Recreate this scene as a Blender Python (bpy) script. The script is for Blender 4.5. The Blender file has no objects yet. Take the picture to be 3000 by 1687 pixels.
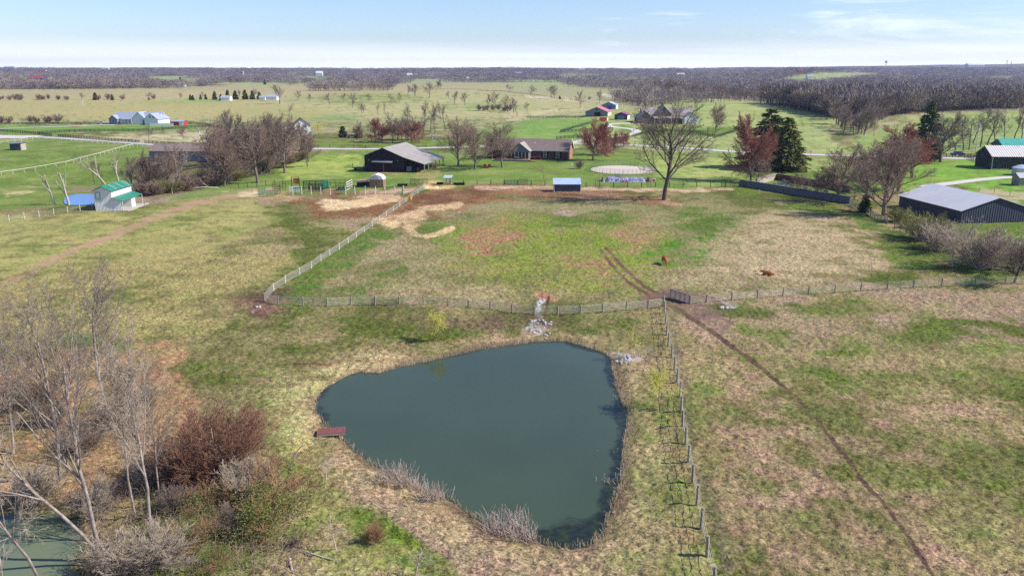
import bpy, math, random
import numpy as np
from math import radians as R
from mathutils import Vector, Matrix
SC = bpy.context.scene
COL = SC.collection
# ------------------------------------------------------------------ camera
CAMZ = 34.0; FP = 2400.0; PITCH = R(15.0)
cam_d = bpy.data.cameras.new('camera'); cam = bpy.data.objects.new('camera', cam_d); COL.objects.link(cam)
cam_d.sensor_width = 36; cam_d.lens = 36 * FP / 3000.0
cam_d.clip_start = 0.5; cam_d.clip_end = 40000
cam.location = (0, 0, CAMZ); cam.rotation_euler = (R(90) - PITCH, 0, 0)
SC.camera = cam
# ------------------------------------------------------------------ light
SUN_EL = R(40); SUN_OFF = R(7)          # sun stands to the right, a little on the camera's side
S2 = Vector((math.cos(SUN_OFF) * math.cos(SUN_EL), -math.sin(SUN_OFF) * math.cos(SUN_EL), math.sin(SUN_EL)))
sl = bpy.data.lights.new('sun', 'SUN'); sl.energy = 5.0; sl.angle = R(0.5); sl.color = (1.0, 0.94, 0.83)
so = bpy.data.objects.new('sun', sl); COL.objects.link(so); so.rotation_euler = S2.to_track_quat('Z', 'Y').to_euler(); so.location = (300, -50, 300)
W = bpy.data.worlds.new('World'); SC.world = W; W.use_nodes = True
wn = W.node_tree; wn.nodes.clear()
def wnode(t, **k):
    n = wn.nodes.new(t)
    for a, b in k.items(): setattr(n, a, b)
    return n
sky = wnode('ShaderNodeTexSky', sky_type='NISHITA', sun_disc=False)
sky.sun_elevation = SUN_EL; sky.sun_rotation = math.atan2(S2.x, S2.y); sky.altitude = 200
sky.air_density = 1.0; sky.dust_density = 0.1; sky.ozone_density = 2.6
tc = wnode('ShaderNodeTexCoord'); sep = wnode('ShaderNodeSeparateXYZ'); wn.links.new(tc.outputs['Generated'], sep.inputs[0])
def wm(op, a, b=None, c=None, clamp=False):
    n = wnode('ShaderNodeMath', operation=op); n.use_clamp = clamp
    for i, x in enumerate((a, b, c)):
        if x is None: continue
        if isinstance(x, (int, float)): n.inputs[i].default_value = x
        else: wn.links.new(x, n.inputs[i])
    return n.outputs[0]
def wmap(sock, a, b, c=0.0, d=1.0):
    n = wnode('ShaderNodeMapRange', interpolation_type='SMOOTHSTEP'); n.clamp = True
    wn.links.new(sock, n.inputs[0])
    for i, x in enumerate((a, b, c, d)): n.inputs[i + 1].default_value = x
    return n.outputs[0]
def wnoise(scale, sx, sy, sz, detail=6, rough=.55, dist=0.0, loc=(0, 0, 0)):
    m = wnode('ShaderNodeMapping'); m.inputs['Scale'].default_value = (sx, sy, sz); m.inputs['Location'].default_value = loc
    wn.links.new(tc.outputs['Generated'], m.inputs[0])
    n = wnode('ShaderNodeTexNoise'); n.inputs['Scale'].default_value = scale; n.inputs['Detail'].default_value = detail
    n.inputs['Roughness'].default_value = rough; n.inputs['Distortion'].default_value = dist
    wn.links.new(m.outputs[0], n.inputs[0]); return n.outputs[0]
elev = sep.outputs['Z']
c1 = wnoise(3.0, 1, 1, 9, 8, .6, .5, (3.1, 1.7, .4))
cir = wm('MULTIPLY', wmap(c1, .54, .76), wmap(sep.outputs['X'], -.15, .30, .0, 1.0))      # thin cirrus toward the right
cir = wm('MULTIPLY', cir, wmap(elev, -.01, .04))
c2 = wnoise(2.2, 1, 1, 22, 6, .5, .2, (0, 5, 1.3))
band = wm('MULTIPLY', wmap(elev, .036, .008), wmap(c2, .30, .56, .45, 1.0))   # white bank above the horizon
cl = wm('ADD', wm('MULTIPLY', cir, .8), wm('MULTIPLY', band, .85), clamp=True)
mixc = wnode('ShaderNodeMix', data_type='RGBA')
wn.links.new(cl, mixc.inputs[0])
SKYB = wnode('ShaderNodeMix', data_type='RGBA', blend_type='MULTIPLY'); SKYB.inputs[0].default_value = 1
wn.links.new(sky.outputs[0], SKYB.inputs[6]); SKYB.inputs[7].default_value = (1.08, 1.18, 1.50, 1)
wn.links.new(SKYB.outputs[2], mixc.inputs[6]); mixc.inputs[7].default_value = (13.2, 13.6, 14.4, 1)
bg = wnode('ShaderNodeBackground'); bg.inputs['Strength'].default_value = 0.085
wo = wnode('ShaderNodeOutputWorld'); mb2 = wnode('ShaderNodeMix', data_type='RGBA'); wn.links.new(wm('MULTIPLY', wmap(elev, .020, .0), .62), mb2.inputs[0]); wn.links.new(mixc.outputs[2], mb2.inputs[6]); mb2.inputs[7].default_value = (19, 19, 19.5, 1); wn.links.new(mb2.outputs[2], bg.inputs[0]); wn.links.new(bg.outputs[0], wo.inputs[0])
SC.view_settings.view_transform = 'Standard'; SC.view_settings.look = 'None'; SC.view_settings.gamma = 1
SC.view_settings.exposure = 0.40
try:
    SC.view_settings.use_curve_mapping = False
    SC.cycles.use_denoising = False; SC.cycles.max_bounces = 5; SC.cycles.diffuse_bounces = 2; SC.cycles.glossy_bounces = 2
    SC.cycles.transparent_max_bounces = 8; SC.cycles.volume_bounces = 0
except Exception: pass
# ------------------------------------------------------------------ small maths
rng = np.random.RandomState(7)
def _h(ix, iy, s):
    n = (ix.astype(np.int64) * 374761393 + iy.astype(np.int64) * 668265263 + s * 69069) & 0xffffffff
    n = ((n ^ (n >> 13)) * 1274126177) & 0xffffffff
    n = n ^ (n >> 16)
    return (n & 0xffff) / 65535.0
def vnoise(x, y, s=0):
    x = np.asarray(x, float); y = np.asarray(y, float)
    ix = np.floor(x); iy = np.floor(y); fx = x - ix; fy = y - iy
    fx = fx * fx * (3 - 2 * fx); fy = fy * fy * (3 - 2 * fy)
    a = _h(ix, iy, s); b = _h(ix + 1, iy, s); c = _h(ix, iy + 1, s); d = _h(ix + 1, iy + 1, s)
    return (a * (1 - fx) + b * fx) * (1 - fy) + (c * (1 - fx) + d * fx) * fy
def fbm(x, y, s=0, o=4):
    t = 0; a = .5; w = 0
    for k in range(o):
        t = t + a * vnoise(x * 2 ** k + 17.3 * k, y * 2 ** k - 9.1 * k, s + k); w += a; a *= .5
    return t / w
def sst(a, b, x):
    t = np.clip((x - a) / (b - a), 0, 1); return t * t * (3 - 2 * t)
# pixel (in a 3000 x 1687 frame) -> ray
cP, sP = math.cos(PITCH), math.sin(PITCH)
def rays(u, v):
    dx = (np.asarray(u, float) - 1500) / FP; k = (843.5 - np.asarray(v, float)) / FP
    return dx, cP + k * sP, -sP + k * cP          # X, Y, Z direction
def flat(u, v, z=0.0):
    dx, dy, dz = rays(u, v); t = (z - CAMZ) / dz; return dx * t, dy * t
def proj(x, y, z):
    Z = z - CAMZ; w = y * cP - Z * sP; w = np.where(np.abs(w) < 1e-3, 1e-3, w)
    return 1500 + FP * x / w, 843.5 - FP * (y * sP + Z * cP) / w, w
# shorelines traced on the picture, laid on their water levels
PZ = -0.7
POND = [(925,1180),(935,1155),(965,1130),(1000,1112),(1045,1092),(1110,1093),(1180,1075),(1260,1058),(1340,1040),(1420,1022),(1500,1012),(1570,1002),(1640,1000),(1700,1012),(1755,1030),(1785,1045),(1796,1080),(1803,1130),(1825,1180),(1838,1215),(1835,1280),(1826,1350),(1815,1420),(1795,1480),(1778,1530),(1755,1575),(1710,1600),(1660,1605),(1600,1595),(1545,1575),(1490,1558),(1430,1545),(1370,1500),(1300,1455),(1240,1425),(1180,1400),(1120,1375),(1070,1345),(1030,1315),(1000,1280),(965,1255),(938,1225)]
POND2 = [(-60,1530),(60,1512),(150,1508),(220,1530),(250,1570),(235,1620),(205,1665),(190,1740),(-100,1760)]
POND3 = [(196,590),(205,578),(235,573),(275,575),(300,585),(290,597),(240,601),(205,599)]
def wpoly(P, z):
    a = np.array(P, float); x, y = flat(a[:, 0], a[:, 1], z); return np.stack([x, y], 1)
POND_W = wpoly(POND, PZ)
POND2_W = wpoly(POND2, -1.2)
def smooth_poly(P, n=4, jit=0.0, seed=1):
    P = np.array(P, float); N = len(P); out = []
    for i in range(N):
        p0, p1, p2, p3 = P[i - 1], P[i], P[(i + 1) % N], P[(i + 2) % N]
        for k in range(n):
            t = k / n
            out.append(.5 * ((2 * p1) + (-p0 + p2) * t + (2 * p0 - 5 * p1 + 4 * p2 - p3) * t * t + (-p0 + 3 * p1 - 3 * p2 + p3) * t ** 3))
    out = np.array(out)
    if jit:
        r = np.random.RandomState(seed); out += r.normal(0, jit, out.shape)
    return out
POND_W = smooth_poly(POND_W, 5, .10); POND2_W = smooth_poly(POND2_W, 5, .1)
def sdist(x, y, P):          # signed distance to polygon, inside negative
    x = np.asarray(x, float); y = np.asarray(y, float)
    d = np.full(x.shape, 1e9); ins = np.zeros(x.shape, bool); N = len(P)
    for i in range(N):
        ax, ay = P[i]; bx, by = P[(i + 1) % N]
        ex, ey = bx - ax, by - ay; L = ex * ex + ey * ey + 1e-12
        t = np.clip(((x - ax) * ex + (y - ay) * ey) / L, 0, 1)
        d = np.minimum(d, (x - ax - t * ex) ** 2 + (y - ay - t * ey) ** 2)
        if abs(by - ay) > 1e-12:
            c = ((ay > y) != (by > y)) & (x < (bx - ax) * (y - ay) / (by - ay) + ax); ins ^= c
    d = np.sqrt(d); return np.where(ins, -d, d)
def ldist(x, y, P):
    x = np.asarray(x, float); y = np.asarray(y, float); d = np.full(x.shape, 1e9)
    for i in range(len(P) - 1):
        ax, ay = P[i]; bx, by = P[i + 1]; ex, ey = bx - ax, by - ay; L = ex * ex + ey * ey + 1e-12
        t = np.clip(((x - ax) * ex + (y - ay) * ey) / L, 0, 1)
        d = np.minimum(d, (x - ax - t * ex) ** 2 + (y - ay - t * ey) ** 2)
    return np.sqrt(d)
# ------------------------------------------------------------------ terrain
BUMPS = [(-150, 285, -4.5, 60, 34), (165, 640, 9, 130, 90), (340, 610, 7, 110, 70), (-150, 900, 7, 90, 70), (150, 1150, 9, 150, 120),
         (-480, 1100, 6, 200, 150), (-330, 620, 3, 120, 80), (20, 700, -4, 120, 90), (420, 1500, -14, 260, 240), (900, 2600, 24, 260, 260), (-700, 1900, -10, 400, 200),
         (60, 520, 2.5, 60, 40), (560, 1000, -8, 150, 150)]
def terr(x, y):
    x = np.asarray(x, float); y = np.asarray(y, float); d = np.hypot(x, y)
    z = np.zeros(d.shape)
    for bx, by, bh, sx, sy in BUMPS: z += bh * np.exp(-((x - bx) / sx) ** 2 - ((y - by) / sy) ** 2)
    z += (fbm(x / 260, y / 260, 3, 2) - .5) * 7 * sst(280, 900, d)
    z += (fbm(x / 30, y / 30, 5, 2) - .5) * .8 * sst(300, 120, d) * sst(70, 95, d)
    far = sst(2300, 8200, d)
    az = x / np.maximum(d, 1)
    z += far * (28 + 16 * az ** 2 + 22 * sst(0.05, .6, az)) + (fbm(x / 1500, y / 900, 9, 3) - .5) * 44 * sst(1800, 4500, d)
    return z
def ground_z(x, y):
    x = np.asarray(x, float); y = np.asarray(y, float)
    z = terr(x, y); sh = x.shape
    x1, y1, z1 = np.atleast_1d(x).ravel(), np.atleast_1d(y).ravel(), np.atleast_1d(z).ravel().copy()
    for PW, wz, rad in ((POND_W, PZ, 6.0), (POND2_W, -1.2, 6.0)):
        lo, hi = PW.min(0) - rad, PW.max(0) + rad
        m = (x1 > lo[0]) & (x1 < hi[0]) & (y1 > lo[1]) & (y1 < hi[1])
        if not m.any(): continue
        s = sdist(x1[m], y1[m], PW)
        edge = wz - .02
        f = sst(rad, .25, s)
        zz = z1[m] * (1 - f) + (edge + .22 * np.clip(s, 0, 1.2)) * f
        zz = np.where(s < 0, edge + np.maximum(s * .8, -1.6), zz)
        z1[m] = zz
    return z1.reshape(sh) if sh else float(z1[0])
def at(u, v, water=False):
    """world point where the ray of pixel (u, v) meets the terrain"""
    dx, dy, dz = rays(u, v); dx = float(dx); dy = float(dy); dz = float(dz)
    t = np.geomspace(30, 12000, 900)
    g = CAMZ + dz * t - terr(dx * t, dy * t)
    i = np.argmax(g < 0)
    if g[i] >= 0: i = len(t) - 1
    a, b = t[max(i - 1, 0)], t[i]
    for _ in range(24):
        m = .5 * (a + b)
        if CAMZ + dz * m - float(terr(dx * m, dy * m)) < 0: b = m
        else: a = m
    x, y = dx * b, dy * b
    return Vector((x, y, float(ground_z(x, y))))
def hgt(P, vtop):       # height of a thing standing at P whose top shows at row vtop
    k = (843.5 - vtop) / FP; Z = P[1] * (k * cP - sP) / (cP + k * sP); return Z + CAMZ - P[2]
def pxm(P): return FP / (P[1] * cP - (P[2] - CAMZ) * sP)
# ------------------------------------------------------------------ objects
def link(o, parent=None):
    COL.objects.link(o)
    if parent is not None: o.parent = parent
    return o
def tag(o, label=None, cat=None, group=None, kind=None):
    if label: o['label'] = label
    if cat: o['category'] = cat
    if group: o['group'] = group
    if kind: o['kind'] = kind
    return o
def empty(name, loc, rz=0.0, label=None, cat=None, group=None):
    o = bpy.data.objects.new(name, None); o.location = loc; o.rotation_euler = (0, 0, rz); o.empty_display_size = .5
    link(o); tag(o, label, cat, group); return o
def np_mesh(name, V, F, mat=None, smooth=False):
    """V (n,3), F (m,k) equal-sided faces, or a list of such arrays"""
    me = bpy.data.meshes.new(name); Fs = F if isinstance(F, list) else [F]
    Fs = [np.asarray(f, np.int32) for f in Fs if len(f)]
    V = np.asarray(V, np.float32); me.vertices.add(len(V)); me.vertices.foreach_set('co', V.ravel())
    loops = np.concatenate([f.ravel() for f in Fs]); tot = np.concatenate([np.full(len(f), f.shape[1], np.int32) for f in Fs])
    st = np.concatenate([[0], np.cumsum(tot)[:-1]]).astype(np.int32)
    me.loops.add(len(loops)); me.loops.foreach_set('vertex_index', loops)
    me.polygons.add(len(tot)); me.polygons.foreach_set('loop_start', st); me.polygons.foreach_set('loop_total', tot)
    if smooth: me.polygons.foreach_set('use_smooth', np.ones(len(tot), bool))
    me.update(calc_edges=True)
    if mat: me.materials.append(mat)
    return me
class MB:
    def __init__(s): s.v = []; s.f = []
    def add(s, vs, fs):
        o = len(s.v); s.v += [tuple(p) for p in vs]; s.f += [tuple(i + o for i in f) for f in fs]; return s
    def box(s, x0, x1, y0, y1, z0, z1):
        return s.add([(x0,y0,z0),(x1,y0,z0),(x1,y1,z0),(x0,y1,z0),(x0,y0,z1),(x1,y0,z1),(x1,y1,z1),(x0,y1,z1)],
                     [(0,3,2,1),(4,5,6,7),(0,1,5,4),(1,2,6,5),(2,3,7,6),(3,0,4,7)])
    def slab(s, q, t):      # quad of 4 points thickened downward
        q = [Vector(p) for p in q]; n = (q[1] - q[0]).cross(q[2] - q[0]).normalized()
        if n.z < 0: n = -n; q = q[::-1]
        b = [p - n * t for p in q]
        return s.add(b + q, [(0,3,2,1),(4,5,6,7),(0,1,5,4),(1,2,6,5),(2,3,7,6),(3,0,4,7)])
    def prism(s, pts, y0, y1):   # outline in xz, swept along y
        n = len(pts)
        return s.add([(x, y0, z) for x, z in pts] + [(x, y1, z) for x, z in pts],
                     [tuple(range(n)), tuple(range(2 * n - 1, n - 1, -1))] + [(i, i + n, (i + 1) % n + n, (i + 1) % n) for i in range(n)])
    def prismx(s, pts, x0, x1):  # outline in yz, swept along x
        n = len(pts)
        return s.add([(x0, y, z) for y, z in pts] + [(x1, y, z) for y, z in pts],
                     [tuple(range(n))[::-1], tuple(range(n, 2 * n))] + [(i, (i + 1) % n, (i + 1) % n + n, i + n) for i in range(n)])
    def bar(s, a, b, w, h=None):
        a = Vector(a); b = Vector(b); h = h or w; d = (b - a).normalized()
        u = Vector((0, 0, 1)) if abs(d.z) < .95 else Vector((1, 0, 0)); r = d.cross(u).normalized() * w / 2; u = r.cross(d).normalized() * h / 2
        return s.add([a - r - u, a + r - u, a + r + u, a - r + u, b - r - u, b + r - u, b + r + u, b - r + u],
                     [(0,1,2,3),(7,6,5,4),(0,4,5,1),(1,5,6,2),(2,6,7,3),(3,7,4,0)])
    def cyl(s, a, b, r0, r1=None, n=10):
        a = Vector(a); b = Vector(b); r1 = r0 if r1 is None else r1; d = (b - a).normalized()
        u = Vector((0, 0, 1)) if abs(d.z) < .95 else Vector((1, 0, 0)); p = d.cross(u).normalized(); q = p.cross(d)
        vs = [a + (p * math.cos(t) + q * math.sin(t)) * r0 for t in [2 * math.pi * i / n for i in range(n)]]
        vs += [b + (p * math.cos(t) + q * math.sin(t)) * r1 for t in [2 * math.pi * i / n for i in range(n)]]
        return s.add(vs, [tuple(range(n))[::-1], tuple(range(n, 2 * n))] + [(i, (i + 1) % n, (i + 1) % n + n, i + n) for i in range(n)])
    def ball(s, c, rx, ry, rz, n=8, m=5):
        vs = [(c[0], c[1], c[2] - rz)]
        for j in range(1, m):
            t = math.pi * j / m
            for i in range(n):
                a = 2 * math.pi * i / n; vs.append((c[0] + rx * math.sin(t) * math.cos(a), c[1] + ry * math.sin(t) * math.sin(a), c[2] - rz * math.cos(t)))
        vs.append((c[0], c[1], c[2] + rz)); fs = []
        for i in range(n): fs.append((0, 1 + (i + 1) % n, 1 + i))
        for j in range(m - 2):
            for i in range(n):
                a = 1 + j * n; fs.append((a + i, a + (i + 1) % n, a + n + (i + 1) % n, a + n + i))
        a = 1 + (m - 2) * n
        for i in range(n): fs.append((a + i, a + (i + 1) % n, len(vs) - 1))
        return s.add(vs, fs)
    def mesh(s, name, mat=None, smooth=False):
        me = bpy.data.meshes.new(name); me.from_pydata(s.v, [], s.f)
        import bmesh
        bm = bmesh.new(); bm.from_mesh(me); bmesh.ops.recalc_face_normals(bm, faces=bm.faces); bm.to_mesh(me); bm.free()
        if mat: me.materials.append(mat)
        if smooth: me.polygons.foreach_set('use_smooth', np.ones(len(me.polygons), bool))
        me.update(); return me
    def build(s, name, mat, parent=None, loc=None, rz=0, smooth=False):
        o = bpy.data.objects.new(name, s.mesh(name, mat, smooth)); link(o, parent)
        if loc is not None: o.location = loc; o.rotation_euler = (0, 0, rz)
        return o
def copy_tree(o, parent=None):
    c = o.copy(); COL.objects.link(c)
    if parent is not None: c.parent = parent
    for ch in list(o.children): copy_tree(ch, c)
    return c
def ordn(i): return ['first','second','third','fourth','fifth','sixth','seventh','eighth','ninth','tenth','eleventh','twelfth','thirteenth','fourteenth','fifteenth','sixteenth','seventeenth','eighteenth','nineteenth','twentieth'][i]
# ------------------------------------------------------------------ materials
def newmat(name):
    m = bpy.data.materials.new(name); m.use_nodes = True; nt = m.node_tree; b = nt.nodes['Principled BSDF']; return m, nt, b
def node(nt, t, **k):
    n = nt.nodes.new(t)
    for a, b in k.items(): setattr(n, a, b)
    return n
def mat(name, c, c2=None, rough=.8, scale=3.0, metal=0.0, ribs=None, bump=0.0, spec=.3, coord='Object', stretch=(1, 1, 1), dist=0.0, lo=.35, hi=.65):
    """colour c varied toward c2 by noise; ribs=(axis, period) adds corrugation relief"""
    m, nt, b = newmat(name); b.inputs['Roughness'].default_value = rough; b.inputs['Metallic'].default_value = metal
    b.inputs['Specular IOR Level'].default_value = spec
    c2 = c2 or tuple(x * .75 for x in c)
    t = node(nt, 'ShaderNodeTexCoord'); mp = node(nt, 'ShaderNodeMapping'); mp.inputs['Scale'].default_value = stretch
    nt.links.new(t.outputs[coord], mp.inputs[0])
    n = node(nt, 'ShaderNodeTexNoise'); n.inputs['Scale'].default_value = scale; n.inputs['Detail'].default_value = 4; n.inputs['Roughness'].default_value = .65
    n.inputs['Distortion'].default_value = dist
    nt.links.new(mp.outputs[0], n.inputs[0])
    r = node(nt, 'ShaderNodeMapRange'); r.inputs[1].default_value = lo; r.inputs[2].default_value = hi; nt.links.new(n.outputs[0], r.inputs[0])
    x = node(nt, 'ShaderNodeMix', data_type='RGBA'); x.inputs[6].default_value = (*c, 1); x.inputs[7].default_value = (*c2, 1)
    nt.links.new(r.outputs[0], x.inputs[0]); nt.links.new(x.outputs[2], b.inputs['Base Color'])
    h = None
    if ribs:
        ax, per = ribs
        s = node(nt, 'ShaderNodeSeparateXYZ'); nt.links.new(t.outputs['Object'], s.inputs[0])
        m1 = node(nt, 'ShaderNodeMath', operation='MULTIPLY'); nt.links.new(s.outputs['xyz'.index(ax)], m1.inputs[0]); m1.inputs[1].default_value = 2 * math.pi / per
        m2 = node(nt, 'ShaderNodeMath', operation='SINE'); nt.links.new(m1.outputs[0], m2.inputs[0]); h = m2.outputs[0]
        bp = node(nt, 'ShaderNodeBump'); bp.inputs['Strength'].default_value = .9; bp.inputs['Distance'].default_value = .05
        nt.links.new(h, bp.inputs['Height']); nt.links.new(bp.outputs[0], b.inputs['Normal'])
    elif bump:
        bp = node(nt, 'ShaderNodeBump'); bp.inputs['Strength'].default_value = .8; bp.inputs['Distance'].default_value = bump
        nt.links.new(n.outputs[0], bp.inputs['Height']); nt.links.new(bp.outputs[0], b.inputs['Normal'])
    return m
# ------------------------------------------------------------------ the ground sheet
_rf = np.random.RandomState(78); FH = []
for _ in range(95):
    hu, hv = _rf.uniform(-200, 3100), _rf.uniform(211, 252); hw, hh = _rf.uniform(25, 120), _rf.uniform(1.0, 3.6) * (hv - 200) / 25
    if hv > 243 and 1640 < hu < 1900: continue
    FH.append([(hu - hw, hv), (hu - hw * .3, hv - hh), (hu + hw, hv - hh * .6), (hu + hw * .4, hv + hh)])
def build_ground():
    # rings: distance from the camera foot; spokes: fine inside the view and a margin, coarse behind
    ds = list(np.geomspace(1.5, 46, 26)); d = 46.0
    while d < 9000:
        ds.append(d); d += min(max(d * d / (CAMZ * FP) * 2.6, .11), 70) if d < 9000 else 400
    ds = np.array(ds + [9400, 9900, 10500])
    fine = np.linspace(-R(37), R(37), 1040)
    side = np.concatenate([np.linspace(-R(180), -R(60), 25), np.linspace(-R(59), -R(37.3), 60)])
    az = np.concatenate([side, fine, -side[::-1][:-1]])
    A, D = np.meshgrid(az, ds); x = D * np.sin(A); y = D * np.cos(A)
    z = ground_z(x, y)
    nr, nc = x.shape
    u, v, w = proj(x, y, z); front = w > 5
    u = np.where(front, u, 9e3); v = np.where(front, v, 9e3)
    wx = (fbm(x / 9, y / 9, 31, 3) - .5); wy = (fbm(x / 9 + 50, y / 9, 37, 3) - .5)
    sc = np.clip(60.0 / np.maximum(v - 190, 20) , .02, 3); per = np.clip((v - 190) / 500, .03, 1.4)
    uw = u + wx * 120 * per; vw = v + wy * 55 * per
    N = x.shape
    ca = np.empty(N + (3,)); ca[:] = (.34, .26, .128); cb = np.empty(N + (3,)); cb[:] = (.12, .14, .035); gm = np.full(N, .46); rg = np.full(N, .6)
    nz = (fbm(x / 2.6, y / 2.6, 61, 4) - .5) * 3.6
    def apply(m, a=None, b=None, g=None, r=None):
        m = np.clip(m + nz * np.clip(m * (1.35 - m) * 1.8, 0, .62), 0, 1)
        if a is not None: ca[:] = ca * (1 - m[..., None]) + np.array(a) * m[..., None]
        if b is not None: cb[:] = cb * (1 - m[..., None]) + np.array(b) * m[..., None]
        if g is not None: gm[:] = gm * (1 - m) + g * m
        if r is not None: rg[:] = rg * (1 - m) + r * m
    def EL(cx, cy, rx, ry, rot=0, k=1.0, s=.5):
        c, q = math.cos(R(rot)), math.sin(R(rot)); X = uw - cx; Y = vw - cy
        e = np.sqrt(((X * c + Y * q) / rx) ** 2 + ((-X * q + Y * c) / ry) ** 2); return k * (1 - sst(1 - s, 1 + s, e))
    def PO(P, soft=6, k=1.0, warp=True):
        P = np.array(P, float); a, b = (uw, vw) if warp else (u, v)
        lo, hi = P.min(0) - soft * 2, P.max(0) + soft * 2; m = (a > lo[0]) & (a < hi[0]) & (b > lo[1]) & (b < hi[1])
        out = np.zeros(N)
        if m.any(): out[m] = k * (1 - sst(-soft, soft, sdist(a[m], b[m], P)))
        return out
    def LI(P, wd, k=1.0, soft=.5, warp=.3):
        P = np.array(P, float); a = u + (uw - u) * warp; b = v + (vw - v) * warp
        lo, hi = P.min(0) - wd * 2, P.max(0) + wd * 2; m = (a > lo[0]) & (a < hi[0]) & (b > lo[1]) & (b < hi[1]); out = np.zeros(N)
        if m.any(): out[m] = k * (1 - sst(wd * (1 - soft), wd * (1 + soft), ldist(a[m], b[m], P)))
        return out
    DRY = (.34, .26, .125); PINK = (.355, .255, .165); YEL = (.38, .32, .125); STRAW = (.68, .49, .27); MUD = (.25, .115, .052); MUDL = (.42, .25, .14)
    GRN = (.105, .128, .024); LUSH = (.135, .195, .035); LIME = (.21, .27, .04); PALE = (.40, .40, .19); PALG = (.20, .28, .09); GREY = (.30, .25, .21)
    WOODS = (.25, .205, .14); WOODB = (.13, .11, .08); GRAV = (.62, .60, .60); DARK = (.09, .06, .04)
    # broad natural variation
    big = fbm(x / 38, y / 38, 11, 4); apply(sst(.52, .66, big), DRY, GRN, .66); apply(sst(.46, .33, big), PINK, (.15, .14, .06), .2)
    b2 = fbm(x / 15 + 9, y / 15, 15, 3); apply(.8 * sst(.58, .70, b2), None, GRN, .74); apply(.6 * sst(.42, .30, b2), None, None, .15)
    # distant country
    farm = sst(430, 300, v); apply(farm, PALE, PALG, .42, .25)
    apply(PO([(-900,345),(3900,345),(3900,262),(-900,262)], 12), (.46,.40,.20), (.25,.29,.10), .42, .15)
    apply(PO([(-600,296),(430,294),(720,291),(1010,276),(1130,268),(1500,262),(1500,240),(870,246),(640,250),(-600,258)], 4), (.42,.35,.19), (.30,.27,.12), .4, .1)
    apply(EL(1080,290,180,16,0,.8), None, LUSH, .55); apply(EL(860,335,170,16,4,.8), (.36,.38,.16), (.15,.27,.06), .6)
    apply(EL(1420,312,120,12,0,.5), None, (.16,.27,.07), .6); apply(EL(540,300,130,6,-1,.9), (.3,.4,.12), (.17,.30,.07), .7)
    apply(PO([(0,296),(700,296),(1000,330),(900,352),(560,350),(0,352)], 6, .6), YEL, None, .22)
    apply(PO([(1480,335),(1700,318),(1640,330),(1480,352)], 6, .6), (.55,.45,.27), None, .15)
    apply(PO([(1500,262),(1660,256),(1900,262),(1900,290),(1760,305),(1500,276)], 5), (.36,.35,.18), (.28,.27,.13), .4, .1)
    apply(LI([(1540,283),(1640,290),(1760,302)], 3, .8), (.62,.48,.34), None, .05); apply(LI([(1765,278),(1830,284)], 2, .7), (.62,.5,.36), None, .05)
    # woods floors
    apply(PO([(-900,262),(120,262),(350,260),(500,258),(640,250),(880,248),(1150,246),(1320,241),(1640,243),(1700,256),(1905,264),(2050,288),(2200,294),(2300,314),(2440,342),(2560,352),(2700,336),(3900,300),(3900,150),(-900,150)], 3), WOODS, WOODB, .5, .2)
    apply(PO([(1790,290),(1900,283),(2150,300),(2000,304),(1900,318),(1800,300)], 3, .8), WOODS, WOODB, .5, .2)
    for P in ([(2280,236),(2330,222),(2420,214),(2570,215),(2560,226),(2450,236)], [(1640,220),(1740,217),(1735,224),(1650,226)], [(1700,238),(1900,236),(1900,243),(1700,243)], [(2630,237),(2690,235),(2690,239),(2630,241)],
              [(2790,239),(2970,235),(2970,230),(2800,231)], [(60,232),(170,231),(170,245),(60,246)], [(850,225),(1000,231),(860,236)], [(2860,266),(2930,264),(2930,272),(2860,272)], [(240,225),(300,224),(300,230),(240,231)]):
        apply(PO(P, 2, .9), (.40,.42,.2), (.22,.32,.1), .5, .1)
    for P in FH: apply(PO(P, 1.2, .9), (.42,.41,.2), (.24,.31,.1), .5, .1)
    apply(PO([(2620,312),(2860,300),(2860,306),(2620,318)], 2), (.36,.40,.19), (.22,.30,.1), .5, .1)
    # hills of pale pasture, right
    apply(PO([(1600,345),(1860,322),(2000,296),(2150,297),(2300,318),(2440,345),(2430,400),(2500,455),(2100,450),(1560,420),(1500,380)], 5), (.45,.43,.19), (.22,.32,.08), .52, .15)
    apply(PO([(2500,405),(2700,345),(2900,332),(3200,330),(3200,450),(2500,455)], 5), (.38,.41,.16), (.2,.3,.07), .55, .15)
    apply(PO([(1560,345),(1780,350),(1800,362),(1660,415),(1400,420),(1380,395),(1500,360)], 8, .8), (.27,.38,.09), (.15,.28,.05), .6, .15)
    apply(PO([(1830,372),(2180,372),(2110,402),(1900,400),(1800,395)], 5, .9), (.16,.32,.04), LUSH, .7, .15)
    apply(PO([(-300,372),(600,366),(560,374),(440,383),(110,391),(-300,384)], 3, .9), (.22,.34,.08), (.14,.28,.05), .6, .2)
    apply(PO([(180,402),(640,385),(700,415),(420,420)], 4, .8), (.52,.46,.28), (.28,.32,.12), .35, .2)
    # bright lawn behind the corrals
    apply(PO([(450,575),(620,535),(760,480),(900,440),(2150,447),(2480,460),(2620,520),(2400,540),(2150,548),(1200,548),(900,572),(500,585)], 10), (.30,.36,.10), (.13,.22,.035), .58, .35)
    apply(PO([(930,430),(1500,425),(1480,412),(930,416)], 5), (.26,.40,.06), LUSH, .6, .2)
    apply(PO([(800,470),(1060,450),(1060,520),(850,520)], 12, .8), (.46,.47,.14), (.22,.35,.05), .45)
    apply(PO([(1900,452),(2200,462),(2180,520),(2050,545),(1880,500)], 14, .8), (.44,.45,.16), (.19,.3,.05), .42)
    apply(PO([(2160,455),(2480,470),(2420,500),(2240,495)], 10, .8), (.45,.45,.17), (.2,.3,.06), .42)
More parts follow.
